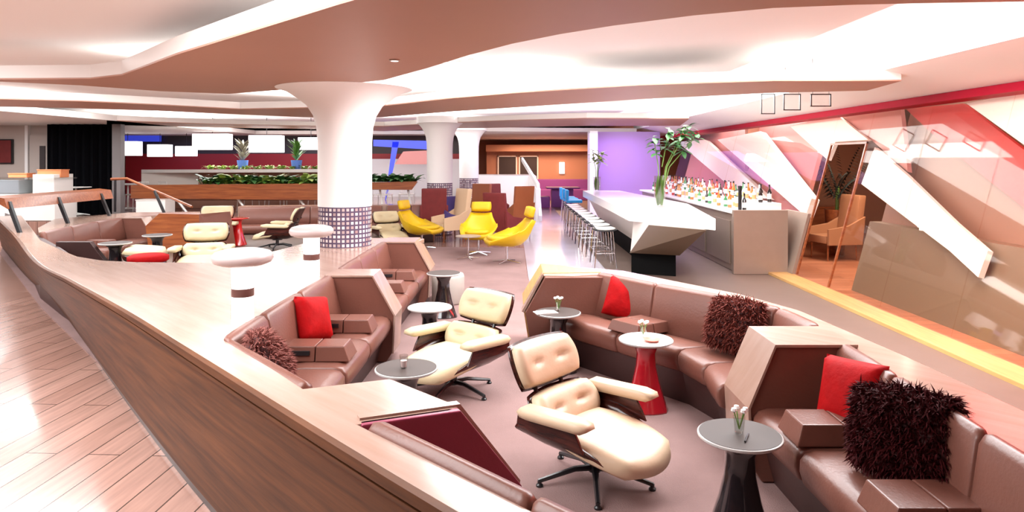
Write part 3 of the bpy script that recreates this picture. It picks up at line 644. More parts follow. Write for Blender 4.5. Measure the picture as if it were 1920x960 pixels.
yc = yellow_chair('yellow leather armchair in profile facing left, with its back to the corridor'); g = 'yellow leather armchairs'; yc['group'] = g
q = P(940, 494, 0); yc.location = (q[0]+.1, q[1], .012); yc.rotation_euler = (0, 0, math.radians(195)); yc.scale = (1.05,)*3
q = P(897, 478, 0); dup(yc, (q[0], q[1], .012), math.radians(-95), 'yellow leather armchair facing forward between the other two', g)
q = P(800, 468, 0); dup(yc, (q[0]-.1, q[1], .012), math.radians(-22), 'yellow leather armchair facing right beside the pale lounge chair', g)
q = P(878, 487, 0); t = thing('cafe_table', 'small round chrome table between the yellow chairs', 'table', (q[0], q[1], .012))
MB().lathe([(.22, .42), (.24, .425), (.24, .44), (.22, .445)], seg=32).build('table_top', silver, t, True); MB().lathe([(.015, .02), (.015, .42)], seg=10).build('post', chrome, t, True)
for k in range(4):
    b = k*PI/2+.4; MB().tube([(0, 0, .04), (.22*math.cos(b), .22*math.sin(b), .012)], .012, 6, .008).build('leg', chrome, t, True)
# ------------------------------------------------------------------ other armchairs behind
def armchair(label, m1, m2, tall=1.0, wd=.62):
    t = thing('armchair', label, 'chair')
    MB().box(-.28, .32, -wd/2+.06, wd/2-.06, .30, .44).build('seat', m1, t, 1, bevel=.03)
    MB().loft([[(-.34-k*.12, -wd/2+.03, .28+k*(tall-.28)), (-.22-k*.12, -wd/2+.05, .28+k*(tall-.28)), (-.22-k*.12, wd/2-.05, .28+k*(tall-.28)), (-.34-k*.12, wd/2-.03, .28+k*(tall-.28))] for k in (0, .5, .9, 1)]).build('backrest', m2, t, 1, bevel=.02)
    for s in (-1, 1):
        MB().loft([[(-.36, s*(wd/2-.05), .28), (-.42, s*(wd/2-.05), min(tall-.1, .78)), (-.1, s*(wd/2-.05), .62), (.30, s*(wd/2-.05), .56), (.30, s*(wd/2-.05), .28)], [(-.36, s*wd/2, .28), (-.42, s*wd/2, min(tall-.1, .78)), (-.1, s*wd/2, .62), (.30, s*wd/2, .56), (.30, s*wd/2, .28)]]).build('arm', m2, t, bevel=.008)
        for x in (-.28, .26): MB().tube([(x, s*(wd/2-.08), .29), (x*1.05, s*(wd/2-.07), 0)], .018, 6, .012).build('leg', brownw, t, True)
    return t
ac = armchair('dark red high back chair behind the yellow chairs', darkred, darkred, 1.15)
def aput(t, px, d, z, rz, sc_=1): t.location = ((px-960)/F*d, d, z); t.rotation_euler = (0, 0, math.radians(rz)); t.scale = (sc_,)*3; return t
aput(ac, 945, 15.2, .012, 60)
aput(dup(ac, (0, 0, 0), 0, 'dark red low sofa chair behind the reclining yellow chair'), 812, 16.2, .012, 100, 1.05)
ac2 = armchair('rust brown high back chair left of the dark red one', mat('rust_leather', (.36, .10, .03), .5), MATS['rust_leather'], 1.2); aput(ac2, 893, 18.6, .012, -110)
ac3 = armchair('tan slim armchair facing the red low chair', mat('tan_leather', (.62, .42, .26), .5), MATS['tan_leather'], 1.2); aput(ac3, 842, 15.6, .012, 215)
aput(dup(ac2, (0, 0, 0), 0, 'rust brown chair closest to the white stair rail'), 968, 17.6, .012, 120)
aput(dup(ac, (0, 0, 0), 0, 'dark red chair farther back beside the pale low wall'), 930, 20.0, .012, -70)
ac4 = armchair('navy armchair half hidden behind the yellow headrest', navy, navy, 1.0); aput(ac4, 866, 15.9, .012, -40)
# ------------------------------------------------------------------ bar
t = thing('bar_counter', 'long white bar counter with faceted prow and black base', 'bar counter', (2.4, 13, 0))
top = [(1.91, 18.4), (1.91, 11.2), (2.9, 9.72), (3.35, 13.0), (2.9, 18.4)]
MB().prism(top, .88, 1.05).build('counter_top', bar_w, t, bevel=.01, world=True)
up = [(2.03, 18.3), (2.03, 11.4), (2.14, 10.6), (2.78, 9.85), (2.95, 13), (2.7, 18.3)]; lo = [(2.30, 18.3), (2.30, 12), (1.95, 11.25), (2.66, 10.95), (2.7, 13), (2.6, 18.3)]
MB().loft([[(x, y, .88) for x, y in up], [(x, y, .36) for x, y in lo]]).build('front_panel', bar_side, t, world=True)
v = [(2.12, 10.58, .879), (2.80, 9.83, .879), (2.68, 10.93, .36), (1.94, 11.23, .36)]
MB().loft([[(x-.01, y-.05, z) for x, y, z in v], [(x, y+.01, z) for x, y, z in v]]).build('prow_panel', taupe, t, world=True)
lo2 = [(2.34, 18.2), (2.34, 12), (1.97, 11.27), (2.64, 11.0), (2.66, 13), (2.55, 18.2)]
MB().prism(lo2, .008, .36).build('kick_base', blackk, t, world=True)
t = thing('back_bar', 'back bar cabinet with metal fronts carrying the bottles', 'cabinet', (4, 14, 0))
MB().box(3.72, 4.5, 11.3, 19.5, .01, .98).build('cabinet_body', silver, t, world=True, bevel=.01)
MB().box(3.66, 4.55, 11.28, 19.6, .985, 1.02).build('worktop', bar_w, t, world=True, bevel=.006)
for i in range(5): MB().box(3.70, 3.716, 11.6+i*1.5, 12.9+i*1.5, .12, .85).build('door', silver, t, world=True, bevel=.004)
MB().box(3.63, 4.52, 11.18, 11.27, .01, 1.06).build('end_panel', silver, t, world=True, bevel=.004)
t = thing('liquor_shelf', 'stepped white shelf lifting the rear bottles on the back bar', 'shelf', (4.2, 14, 1.02))
MB().box(4.12, 4.5, 11.4, 19.4, 1.021, 1.16).build('step', bar_w, t, world=True, bevel=.005)
bcol = {'amber': (.45, .16, .03), 'clear': (.8, .82, .82), 'green': (.05, .22, .08), 'dark': (.02, .012, .01), 'red': (.45, .04, .03), 'white': (.85, .82, .78)}
BP = {}
def bottle(kind, tall):
    c = bcol[kind]; t = thing('liquor_bottle', '', 'bottle')
    m = MATS.get('bottle_'+kind) or mat('bottle_'+kind, c, .08, coat=.5)
    h = .30 if tall else .24
    MB().lathe([(.034, 0), (.036, .01), (.036, h*.58), (.014, h*.74), (.013, h*.94)], seg=12).build('bottle_glass', m, t, True)
    MB().lathe([(.0365, h*.18), (.0365, h*.48)], seg=12).build('paper_label', tablew if kind in ('amber', 'green', 'dark', 'red') else mat('tan_label', (.6, .35, .15), .5) if 'tan_label' not in MATS else MATS['tan_label'], t, True)
    MB().lathe([(.016, h*.94), (.016, h)], seg=10).build('cap', MATS['black_metal'], t, True)
    return t
rb = random.Random(3); kinds = list(bcol)
for i in range(84):
    row = i % 3; j = i//3
    y = 11.55+j*.27+row*.05+rb.uniform(-.03, .03); x, z = ((3.92, 1.022), (4.2, 1.162), (4.38, 1.162))[row]
    near = y < 12.6; kd = rb.choice(['dark', 'dark', 'amber', 'white']) if near else rb.choice(kinds); tl = rb.random() < .6
    key = (kd, tl); pos = (x+rb.uniform(-.03, .03), y, z)
    lab = '%s %s bottle in the rows along the back bar' % ('tall' if tl else 'short', {'clear': 'clear glass', 'dark': 'near black', 'white': 'milky white'}.get(kd, kd)); grp = 'back bar bottles, %s %s' % ('tall' if tl else 'short', kd)
    if key not in BP: b = BP[key] = bottle(kd, tl); b.location = pos; b['label'] = lab; b['group'] = grp
    else: dup(BP[key], pos, rb.uniform(0, 6), lab, grp)
t = thing('beer_tap', 'tall black beer tap tower on the near end of the back bar', 'tap', (3.84, 11.5, 1.022))
MB().lathe([(.03, 0), (.03, .34), (.035, .35), (.035, .42), (.01, .43)], seg=14).build('tower', blackm, t, True); MB().tube([(0, 0, .36), (-.1, 0, .34), (-.1, 0, .28)], .01).build('spout', blackm, t, True)
# stools
t = st = thing('bar_stool', 'bar stool nearest the camera at the white bar', 'stool')
MB().pad((0, 0, .66), (0, 1, 0), (1, 0, 0), (0, 0, 1), .42, .40, .02, .02, .7, .01, .02, 12).build('seat', seatw, t, 2)
MB().pad((0, 0, .642), (0, 1, 0), (1, 0, 0), (0, 0, 1),   .47, .45, .004, .022, .7, .01, .02, 12).build('seat_rim', blackm, t, 2)
MB().tube([(-.16, -.2, .665), (-.2, -.14, .72), (-.215, 0, .74), (-.2, .14, .72), (-.16, .2, .665)], .012).build('back_rail', blackm, t, True)
for sx in (-1, 1):
    for sy in (-1, 1): MB().tube([(sx*.13, sy*.13, .64), (sx*.19, sy*.19, 0)], .009, 6).build('leg', chrome, t, True)
MB().tube([(.16, .16, .25), (.16, -.16, .25), (-.16, -.16, .25), (-.16, .16, .25), (.16, .16, .25)], .008, 6).build('footrest', chrome, t, True)
st.location = (1.62, 12.0, .008)
ords = ['second', 'third', 'fourth', 'fifth', 'sixth', 'seventh', 'eighth', 'ninth', 'tenth']
st['group'] = 'white seated bar stools'
for i in range(9): dup(st, (1.62-.005*i, 12.0+.68*(i+1), .008), 0, '%s bar stool from the near end of the white bar' % ords[i], 'white seated bar stools')
bs = thing('blue_stool', 'nearer blue padded bar chair at the far end of the bar', 'stool', (1.75, 19.3, .008))
MB().box(-.22, .22, -.22, .22, .66, .74).build('seat', bluef, bs, bevel=.02); MB().box(-.24, -.16, -.22, .22, .74, 1.02).build('backrest', bluef, bs, bevel=.02)
for sx in (-1, 1):
    for sy in (-1, 1): MB().tube([(sx*.15, sy*.15, .66), (sx*.2, sy*.2, 0)], .01, 6).build('leg', chrome, bs, True)
dup(bs, (1.72, 20.1, .008), 0, 'middle blue padded bar chair at the far end of the bar'); dup(bs, (1.7, 20.9, .008), 0, 'farthest blue padded bar chair at the end of the bar')
# vases of foliage on the bar
def leafm(m, p, d, L, W, droop=.3, seg=4):
    d = Vector(d).normalized(); s = d.cross(Vector((0, 0, 1)))
    s = s.normalized() if s.length > .05 else Vector((1, 0, 0)); pr = None; p = Vector(p)
    for i in range(seg+1):
        k = i/seg; c = p+d*L*k+Vector((0, 0, -droop*L*k*k)); wd = W*math.sin(PI*(.08+.9*k))*.5
        v = [m.bm.verts.new(c-s*wd), m.bm.verts.new(c+s*wd)]
        if pr: m.face([pr[0], pr[1], v[1], v[0]])
        pr = v
def vase(label, loc, h, top, ml, nleaf, sc_=1, lean_=(.25, 0)):
    t = thing('glass_vase', label, 'vase', loc); r = random.Random(int(loc[1]*10))
    MB().lathe([(.08*sc_, 0), (.085*sc_, .01), (.09*sc_, h), (.085*sc_, h), (.076*sc_, .02)], seg=24).build('vase_glass', clear, t, True)
    m = MB()
    for k in range(14):
        a = r.uniform(0, 6.3); leafm(m, (.04*math.cos(a), .04*math.sin(a), .03), (.06*math.cos(a+2), .06*math.sin(a+2), 1), h*.95, .07*sc_, 0)
    m.build('wrapped_leaves', greenl, t, True)
    m = MB(); st_ = MB(); n = 5
    for k in range(n):
        a = k*2*PI/n; ex = (lean_[0]*(k % 3)/1.3+.16*math.cos(a), .16*math.sin(a), top*r.uniform(.82, 1)); mid = (ex[0]*.25, ex[1]*.3, top*.5)
        st_.tube([(.02*math.cos(a), .02*math.sin(a), .05), mid, ex], .011, 6, .007)
        for j in range(nleaf):
            q_ = r.uniform(.72, 1.02); p = Vector(mid)*(1-q_)*2+Vector(ex)*(1-(1-q_)*2)
            b = r.uniform(0, 6.3); leafm(m, p, (math.cos(b), math.sin(b), r.uniform(-.3, .7)), r.uniform(.12, .22)*sc_, .08*sc_)
    st_.build('stems', stemg, t, True); m.build('leaves', ml, t, True)
vase('tall glass vase of big green leaves on the near end of the bar', (2.62, 12.1, 1.05), .55, 1.42, greend, 22, 1.15, (.55, 0))
vase('tall glass vase with yellow green blossom at the far end of the bar', (2.24, 18.0, 1.05), .38, 1.1, greeny, 14, 1.1, (.02, 0))
# hanging frames
for i, (px, w_) in enumerate(((1440, 26), (1485, 32), (1539, 38))):
    d = 11.0-i*.9; c = ((px-960)/F*d, d); hw = w_/2/F*d; z0 = CAM_H-(214-i*7-298)/F*d; z1 = CAM_H-(176-298)/F*d
    t = thing('hanging_frame', ('leftmost', 'middle', 'rightmost')[i]+' of the three thin black frames under the sloping ceiling', 'frame', (c[0], c[1], z0))
    for nm, a in (('rail', (-hw, hw, z0, z0+.014)), ('rail', (-hw, hw, z1-.014, z1)), ('upright', (-hw, -hw+.014, z0, z1)), ('upright', (hw-.014, hw, z0, z1))):
        MB().box(c[0]+a[0], c[0]+a[1], c[1]-.01, c[1]+.01, a[2], a[3]).build(nm, blackm, t, world=True)
    for s in (-1, 1): MB().tube([(c[0]+s*hw*.8, c[1], z1), (c[0]+s*hw*.8, c[1], 3.25)], .003, 5).build('cord', blackm, t, world=True)
# ------------------------------------------------------------------ far right end
tag(MB().loft([[(2.55, 22.6, 0), (4.9, 22.6, 0), (4.9, 22.6, 2.8), (2.55, 22.6, 2.8)], [(2.55, 22.8, 0), (4.9, 22.8, 0), (4.9, 22.8, 2.8), (2.55, 22.8, 2.8)]]).build('wall_lilac', purple), None, None, None, 'structure')
struct('wall_partition', MB().box(2.5, 2.75, 21.9, 22.6, 0, 2.8), white)
struct('wall_copper', MB().box(-1.2, 4.2, 32.2, 32.4, .7, 2.25), orangew)
struct('trim_6', MB().box(-1.2, 4.2, 31.4, 32.2, 2.25, 2.55), orangew)
for i, x in enumerate((-.62, .38)):
    t = tag(MB().box(x, x+.8, 32.14, 32.19, .95, 2.0).build('window_%d' % (20+i), darkw), None, None, None, 'structure')
    for a in ((x-.06, x, .9, 2.05), (x+.8, x+.86, .9, 2.05), (x-.06, x+.86, 2.0, 2.05)): MB().box(a[0], a[1], 32.1, 32.2, a[2], a[3]).build('window_frame', white, t)
t = thing('wall_sconce', 'glowing oval sconce on the copper wall at the corridor end', 'lamp', (2.35, 32.1, 1.2))
MB().box(-.13, .13, -.02, .08, 0, .55).build('lit_diffuser', shade, t, bevel=.03)
t = thing('dining_booth', 'plum booth table at the far end of the corridor', 'table', (1.9, 27, .01))
MB().box(-.55, .75, -.5, .5, .72, .78).build('table_top', plum, t, bevel=.02); MB().box(-.35, .5, -.3, .3, 0, .72).build('pedestal', plum, t)
t = thing('bench_seat', 'dark plum bench below the copper wall', 'bench', (1.8, 31.4, .01))
MB().box(-1.0, 1.9, -.3, .3, 0, .5).build('seat', plum, t, bevel=.03); MB().box(-1.0, 1.9, .3, .5, 0, .95).build('backrest', plum, t, bevel=.03)
t = thing('cube_stool', 'small dark plum stool left of the booth table', 'stool', (1.2, 26.3, .01)); MB().box(-.25, .25, -.25, .25, .02, .45).build('seat', plum, t, bevel=.04)
# pale low wall with the white stair rail
struct('wall_low', MB().prism([(-1.6, 22.3), (.55, 22.3), (.78, 21.6), (.78, 24.5), (-1.6, 24.5)], 0, 1.35), white)
t = thing('stair_rail', 'white sloping stair rail beside the corridor', 'railing', (.6, 21, 0))
MB().loft([[(.30, 22.0, 1.95), (.36, 22.0, 1.95), (.36, 22.1, 1.83), (.30, 22.1, 1.83)], [(.76, 20.8, 1.15), (.84, 20.8, 1.15), (.84, 20.8, 1.0), (.76, 20.8, 1.0)], [(.80, 20.4, .2), (.9, 20.4, .2), (.9, 20.5, .02), (.80, 20.5, .02)]]).build('handrail', bar_w, t, world=True)
MB().prism([(.72, 20.5), (.86, 20.5), (.86, 22.2), (.72, 22.2)], .01, 1.0).build('stringer', white, t, world=True)
# ------------------------------------------------------------------ doorway room: armchair and palm
ac5 = armchair('brown armchair seen through the doorway in the glass wall', mat('cinnamon_leather', (.42, .2, .1), .5), MATS['cinnamon_leather'], 1.15); aput(ac5, 1562, 12.9, .012, 190, 1.05)
t = thing('side_cabinet', 'brown side cabinet behind the armchair beyond the doorway', 'cabinet', (7.0, 15.3, .01))
MB().box(-.6, .6, -.25, .25, 0, .8).build('body', brownw, t, bevel=.01); MB().box(-.62, .62, -.27, .27, .8, .84).build('top', brownw, t)
t = thing('potted_palm', 'dark palm in a tall pot seen through the doorway', 'plant', (6.42, 13.5, .01))
t.scale = (1.12,)*3
MB().lathe([(.12, 0), (.18, .5), (.2, .8), (.17, .8), (.15, .7)], seg=20).build('pot', brownw, t, True)
m = MB(); r = random.Random(8)
for k in range(13):
    a = k*2.4; ln = r.uniform(.35, .6); up_ = r.uniform(.7, 1.35)
    for j in range(16):
        q_ = (j+2)/18; base_ = Vector((math.cos(a)*ln*q_, math.sin(a)*ln*q_, .85+up_*q_-.35*q_*q_+.1))
        for s in (-1, 1): leafm(m, base_, (math.cos(a+s*1.0), math.sin(a+s*1.0), .1), .22*(1-.5*q_), .035, .4, 3)
m.build('fronds', palm_m, t)
MB().tube([(0, 0, .7), (.03, .02, 1.2)], .03, 8).build('trunk', stemg, t, True)
struct('wall_gallery', MB().box(5.6, 8.9, 16.2, 16.4, 0, 3.2), brownwall)
# gallery furniture behind the tinted glass
t = thing('small_lamp', 'small glowing lamp on the low brown panel behind the glass', 'lamp', (GX+GK+.37, 8.6, 1.0)); MB().lathe([(.05, 0), (.05, .03), (.07, .04), (.08, .24), (.06, .25)], seg=20).build('lamp_shade', shade, t, True)
# ------------------------------------------------------------------ far left and background
struct('wall_kitchen', MB().box(-13.6, -12.0, 18.4, 18.6, .45, 2.8), wallb)
struct('wall_kitchen_side', MB().box(-18, -13.6, 18.4, 18.6, .45, 2.8), wallb)
t = struct('door_1', MB().box(-12.95, -12.2, 18.32, 18.39, .45, 2.55), MATS['beige_wall']); MB().box(-12.66, -12.52, 18.29, 18.32, 1.1, 2.25).build('door_glass', darkw, t)
tag(MB().box(-13.05, -12.97, 18.28, 18.4, .45, 2.8).build('trim_7', white), None, None, None, 'structure')
t = thing('wall_picture', 'dark red framed picture at the left edge', 'picture', (-13.7, 18.35, 2.1)); MB().box(-.35, .25, -.03, .03, -.3, .3).build('canvas', darkred, t); MB().box(-.38, .28, -.02, .04, -.33, .33).build('picture_frame', blackm, t)
t = thing('stage_curtain', 'large black curtain panel behind the white counter', 'curtain', (-10.9, 17.6, .46))
m = MB(); n = 40; a_ = [(-11.95+i*(1.72)/n, 17.55+.05*math.sin(i*1.3)) for i in range(n+1)]
a_ = [(x, y) for x, y in a_]; m.prism(a_+[(x, y+.06) for x, y in a_[::-1]], .46, 2.79); m.build('cloth', blackc, t, True, world=True)
t = thing('square_pillar', 'slim grey pillar at the right edge of the black curtain', 'pillar', (-10.1, 17.5, .46)); MB().box(-.1, .12, -.1, .1, 0, 2.33).build('shaft', greyp, t, bevel=.01)
t = thing('display_counter', 'white counter with smoked glass display at the left', 'counter', (-11.2, 16.3, .46))
MB().box(-2.2, .55, -.4, .4, 0, .62).build('body', bar_w, t, bevel=.01); MB().box(-1.6, -.3, -.38, .38, .63, .95).build('display_case', greyg, t, bevel=.02); MB().box(.0, .5, -.35, .35, .62, 1.08).build('cabinet_box', bar_w, t, bevel=.01); MB().box(-2.2, .55, -.42, .42, .96, 1.0).build('glass_shelf', clear, t)
for i in range(2):
    t = thing('wooden_box', ('long orange box standing on the white counter', 'short orange box lying on the white counter beside the long one')[i], 'box', (-10.95-.75*i, 16.3, 1.461+(.08 if i == 0 else 0)))
    w_ = (.28, .22)[i]; hh = (.17, .08)[i]
    t.location.z = 1.461
    MB().box(-w_, w_, -.15, .15, 0, hh).build('body', orange, t, bevel=.01); MB().box(-w_-.01, w_+.01, -.16, .16, hh, hh+.02).build('lid', orange, t)
t = thing('espresso_machine', 'small dark coffee machine at the left on the counter', 'machine', (-12.9, 16.3, 1.461)); MB().box(-.2, .2, -.15, .15, 0, .2).build('body', greyp, t, bevel=.02); MB().box(-.15, .15, -.12, .12, .2, .25).build('cup_tray', blackm, t)
# drink rail
t = thing('drink_rail', 'angled mahogany drink rail on black struts at the far left', 'rail', (-7.6, 11.5, .8))
A, B = Vector((-7.75, 10.2, 1.32)), Vector((-8.0, 13.5, 1.28))
A = Vector(D(8, 372, 10.2)); B = Vector(D(208, 356, 13.6))
MB().loft([[A+Vector((0, 0, 0)), A+Vector((-.35, .2, .02)), A+Vector((-.35, .2, -.03)), A+Vector((.05, 0, -.16))], [B, B+Vector((-.35, .2, .02)), B+Vector((-.35, .2, -.03)), B+Vector((.05, 0, -.17))]]).build('rail_board', brownw, t, world=True)
for k in (.02, .42, .86):
    p = A.lerp(B, k); MB().loft([[p+Vector((-.03, 0, -.05)), p+Vector((.03, 0, -.05)), p+Vector((.03, .05, -.05)), p+Vector((-.03, .05, -.05))], [Vector((p.x+.22, p.y-.1, .80)), Vector((p.x+.27, p.y-.1, .80)), Vector((p.x+.27, p.y-.05, .80)), Vector((p.x+.22, p.y-.05, .80))]]).build('strut', blackm, t, world=True)
t = thing('handrail', 'sloping wooden handrail on a slim post left of the planters', 'railing', (-8.1, 14, .8))
pts = [D(208, 336, 14.2), D(238, 335, 14.2), D(360, 388, 13.4)]; MB().tube(pts, .028, 8).build('rail', brownw, t, world=True)
p = Vector(D(216, 338, 14.2)); MB().tube([p, (p.x, p.y, .8)], .025).build('post', blackm, t, world=True); p = Vector(D(290, 358, 13.8)); MB().tube([p, (p.x+.25, p.y-.1, .8)], .03).build('post', blackm, t, world=True)
# planters
def foliage_clump(loc, s, label, ml, seed, group):
    t = thing('planter_fern', label, 'plant', loc, 0, group); r = random.Random(seed); m = MB()
    for k in range(34):
        a = r.uniform(0, 6.3); leafm(m, (r.uniform(-.1, .1)*s, r.uniform(-.05, .05), 0), (math.cos(a)*.9, math.sin(a)*.9, r.uniform(.5, 1.6)), r.uniform(.2, .42)*s, .09*s, .5)
    m.build('leaves', ml, t); return t
t = thing('planter_box', 'long mahogany planter box on slanted white posts behind the pit', 'planter', (-8, 18, .46))
MB().loft([[D(245, 347, 17.6), D(245, 372, 17.6), D(280, 376, 18.2), D(280, 350, 18.2)], [D(606, 344, 17.6), D(606, 375, 17.6), D(606, 376, 18.2), D(606, 347, 18.2)]]).build('trough', brownw, t, world=True)
for px in (330, 445, 560, 600):
    a = Vector(D(px, 372, 17.8)); MB().tube([a, (a.x+.35, a.y-.05, .45)], .03, 6).build('post', bar_w, t, world=True)
for i in range(13):
    q = D(388+i*17, 345, 17.9); foliage_clump(q, (1.4, 1.9, 1.5, 2.0)[i % 4], '%s leafy plant from the left in the long mahogany planter' % ORD[i], (greenl, greend, greenl, greeny)[i % 4], i, 'plants in the long mahogany planter')
t = thing('planter_box', 'short mahogany planter just right of the large column', 'planter', (-3, 17, .46))
MB().loft([[D(690, 342, 17.0), D(690, 355, 17.0), D(690, 356, 17.6), D(690, 344, 17.6)], [D(783, 340, 17.0), D(772, 356, 17.0), D(772, 356, 17.6), D(783, 342, 17.6)]]).build('trough', brownw, t, world=True)
for px in (712, 765):
    a = Vector(D(px, 355, 17.3)); MB().tube([a, (a.x+.12, a.y, .45)], .03, 6).build('post', bar_w, t, world=True)
for i in range(5):
    foliage_clump(D(700+i*17, 341, 17.3), 1.5, '%s dark leafy plant from the left in the short planter by the column' % ORD[i], greend, 40+i, 'plants in the short planter')
t = thing('white_counter', 'long white boxed counter above the mahogany planter', 'counter', (-9, 20.5, .46))
MB().loft([[D(265, 318, 19.2), D(265, 324, 19.2), D(265, 324, 20.4), D(265, 319, 20.4)], [D(606, 317, 19.2), D(606, 323, 19.2), D(606, 323, 20.4), D(606, 318, 20.4)]]).build('counter_top', bar_w, t, world=True)
MB().loft([[D(265, 323, 19.2), D(265, 346, 19.2), D(300, 349, 19.9), D(300, 323, 19.9)], [D(372, 323, 19.9), D(372, 348, 19.9), D(372, 348, 20), D(372, 323, 20)]]).build('angled_front', bar_side, t, world=True)
a = D(300, 345, 20); b = D(606, 345, 20); MB().box(a[0], b[0], 19.9, 20.1, .46, a[2]+.35).build('front_panel', soffit, t, world=True)
for i in range(10):
    foliage_clump(D(395+i*22, 317, 19.9), .8, '%s small lime plant from the left on the white counter' % ORD[i], greeny, 60+i, 'small plants on the white counter')
for i, px in enumerate((455, 556)):
    q = D(px, 317, 20.0); t = thing('plant_pot', ('blue pot with grey twigs behind the white counter', 'blue pot with green leaves behind the white counter')[i], 'plant', q); 
    MB().lathe([(.13, 0), (.16, .26), (.13, .22)], seg=16).build('pot', bluep, t, True)
    m = MB(); r = random.Random(90+i)
    for k in range(70):
        aa = r.uniform(0, 6.3); leafm(m, (0, 0, .2+r.uniform(0, .5)), (math.cos(aa), math.sin(aa), 1.2), r.uniform(.2, .5), .07, .2)
    m.build('leaves', (mat('grey_twig', (.3, .27, .2), .7), greenl)[i], t)
# white tables and wire chairs on the raised floor
def wire_chair(label, loc, rz, g):
    t = thing('wire_chair', label, 'chair', loc, rz, g)
    for s in (-1, 1):
        for x in (-1, 1): MB().tube([(x*.19, s*.2, .45), (x*.22, s*.22, 0)], .012, 5).build('leg', bar_w, t)
    MB().box(-.22, .22, -.22, .22, .44, .47).build('seat', bar_w, t, bevel=.008)
    m = MB(); m.tube([(-.2, -.2, .46), (-.24, -.2, .8), (-.24, .2, .8), (-.2, .2, .46)], .012, 5)
    for k in range(-2, 3): m.tube([(-.2, k*.07, .46), (-.24, k*.07, .8)], .006, 4)
    m.build('back_frame', bar_w, t); return t
wc = wire_chair('first white wire dining chair from the left beneath the mahogany planter', (-7.3, 18.9, .46), 1.5, 'wire chairs beneath the planter')
for i in range(1, 8): dup(wc, (-7.3+i*.62, 18.9+(i % 2)*.3, .46), (1.4, -1.5, 1.7)[i % 3], '%s white wire dining chair from the left beneath the mahogany planter' % ORD[i])
wt = thing('star_base_table', 'round white star base table nearer the drink rail', 'table', (D(165, 400, 18)[0], 17.5, .46))
MB().lathe([(.38, .70), (.4, .71), (.4, .73), (.38, .735)], seg=32).build('table_top', bar_w, wt, True); MB().lathe([(.16, .005), (.03, .06), (.025, .7)], seg=14).build('pedestal', bar_w, wt, True)
for k in range(4):
    b = k*PI/2; MB().tube([(0, 0, .05), (.36*math.cos(b), .36*math.sin(b), .012)], .02, 6, .012).build('leg', bar_w, wt, True)
dup(wt, (D(240, 390, 19.5)[0], 19.5, .46), 0, 'round white star base table beneath the sloping handrail')
w1 = wire_chair('white wire chair left of the two star base tables', (-11.6, 17.6, .46), 0, 'wire chairs by the star tables'); dup(w1, (-10.4, 18.9, .46), 2.6, 'white wire chair between the two star base tables')
dup(w1, (-9.6, 19.2, .46), 1.0, 'white wire chair right of the star base tables')
t = thing('white_block', 'plain white service block under the sloping handrail', 'cabinet', (D(292, 380, 17)[0], 17.0, .46)); MB().box(-.36, .36, -.25, .25, 0, .42).build('body', bar_w, t, bevel=.01); MB().box(-.37, .37, -.26, .26, .42, .44).build('top', bar_w, t)
# background walls, lit shades, blue strip
struct('wall_red', MB().box(-15, -2.0, 26.5, 26.7, .45, 2.1), redw); struct('wall_dark', MB().box(-15, -2.0, 26.5, 26.7, 2.1, 2.8), darkw)
a = D(215, 253, 26.3); b = D(300, 263, 26.3); t = thing('blue_screen', 'deep blue glowing strip high on the back wall', 'screen', (a[0], 26.3, b[2])); MB().box(a[0], b[0], 26.3, 26.4, b[2]-.05, a[2]).build('lit_panel', bluew, t, world=True)
def shadeb(x0, x1, y0, y1, d, lab):
    a = D(x0, y0, d); b = D(x1, y1, d); t = thing('pendant_shade', lab, 'lamp', ((a[0]+b[0])/2, d, b[2]), 0)
    MB().box(a[0], b[0], d-.2, d+.2, b[2], a[2]).build('shade', shade, t, world=True, bevel=.02)
    MB().tube([((a[0]+b[0])/2, d, a[2]), ((a[0]+b[0])/2, d, 3.25)], .01, 5).build('cord', blackm, t, world=True)
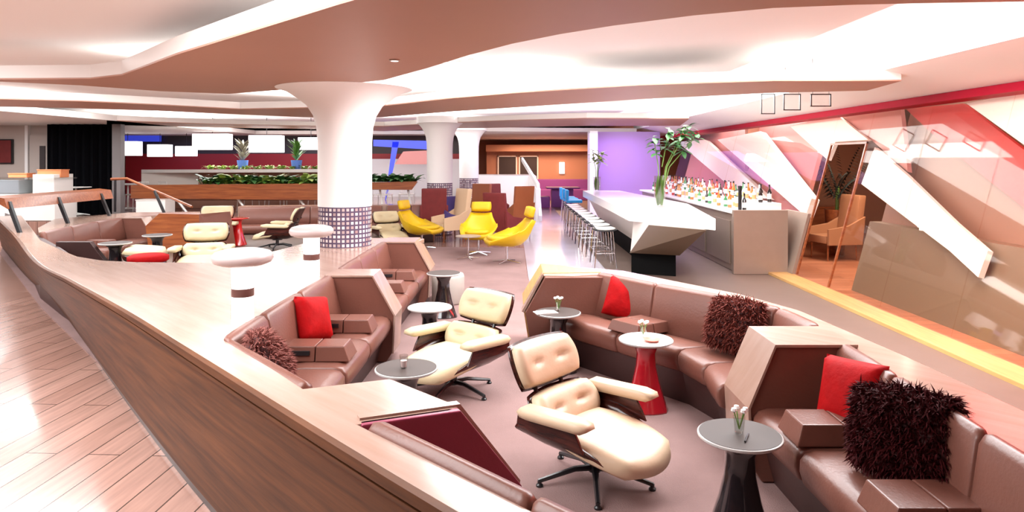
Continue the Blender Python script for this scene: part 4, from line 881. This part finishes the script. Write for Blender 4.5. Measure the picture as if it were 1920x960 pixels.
shadeb(217, 262, 265, 292, 24, 'leftmost low lit shade beside the grey pillar'); shadeb(281, 319, 271, 294, 24, 'second low lit shade from the grey pillar')
shadeb(333, 366, 274, 293, 24, 'narrow third low lit shade from the grey pillar'); shadeb(365, 432, 251, 281, 22.5, 'large high lit shade left of the twiggy blue pot')
shadeb(470, 530, 254, 286, 22.5, 'large square lit shade between the two blue pots'); shadeb(562, 604, 258, 281, 22.5, 'lit shade against the left side of the large column')
# right of column background
a = D(700, 300, 26.4)
struct('wall_white_far', MB().box(-5.6, -1.9, 26.3, 26.45, .45, 1.9), white)
t = thing('blue_canopy', 'dark blue slanted frame between the column shafts', 'canopy', (-4.6, 24, 1.3))
MB().loft([[D(700, 262, 24), D(800, 264, 24), D(800, 280, 24), D(700, 274, 24)], [D(700, 262, 24.3), D(800, 264, 24.3), D(800, 280, 24.3), D(700, 274, 24.3)]]).build('beam', MATS['blue_lit_wall'], t, world=True)
MB().loft([[D(736, 266, 24), D(748, 266, 24), D(738, 315, 24), (D(722,318,24)[0], 24, .45)], [D(736, 266, 24.2), D(748, 266, 24.2), D(738, 315, 24.2), (D(722,318,24)[0], 24.2, .45)]]).build('post', MATS['blue_lit_wall'], t, world=True)
MB().loft([[D(756, 284, 23.8), D(806, 282, 23.8), D(806, 308, 23.8), D(740, 308, 23.8)], [D(756, 284, 23.9), D(806, 282, 23.9), D(806, 308, 23.9), D(740, 308, 23.9)]]).build('rosy_panel', pinkw, t, world=True)

# recessed downlights in the rosy soffit
for px, py, lab in ((740, 112, 'single tiny downlight in the rosy soffit above the large column'), (838, 118, 'leftmost of three tiny downlights near the soffit edge'), (862, 114, 'middle of three tiny downlights near the soffit edge'), (884, 110, 'rightmost of three tiny downlights near the soffit edge')):
    z_ = 2.8 if px < 800 else 3.21
    q = P(px, py, z_); t = thing('downlight', lab, 'lamp', (q[0], q[1], z_-.012))
    MB().lathe([(.045, 0), (.05, .004), (.05, .012)], seg=20).build('trim_ring', silver, t, True)
    MB().lathe([(.034, -.003), (.034, .004)], seg=16).build('lens', shade, t, True)
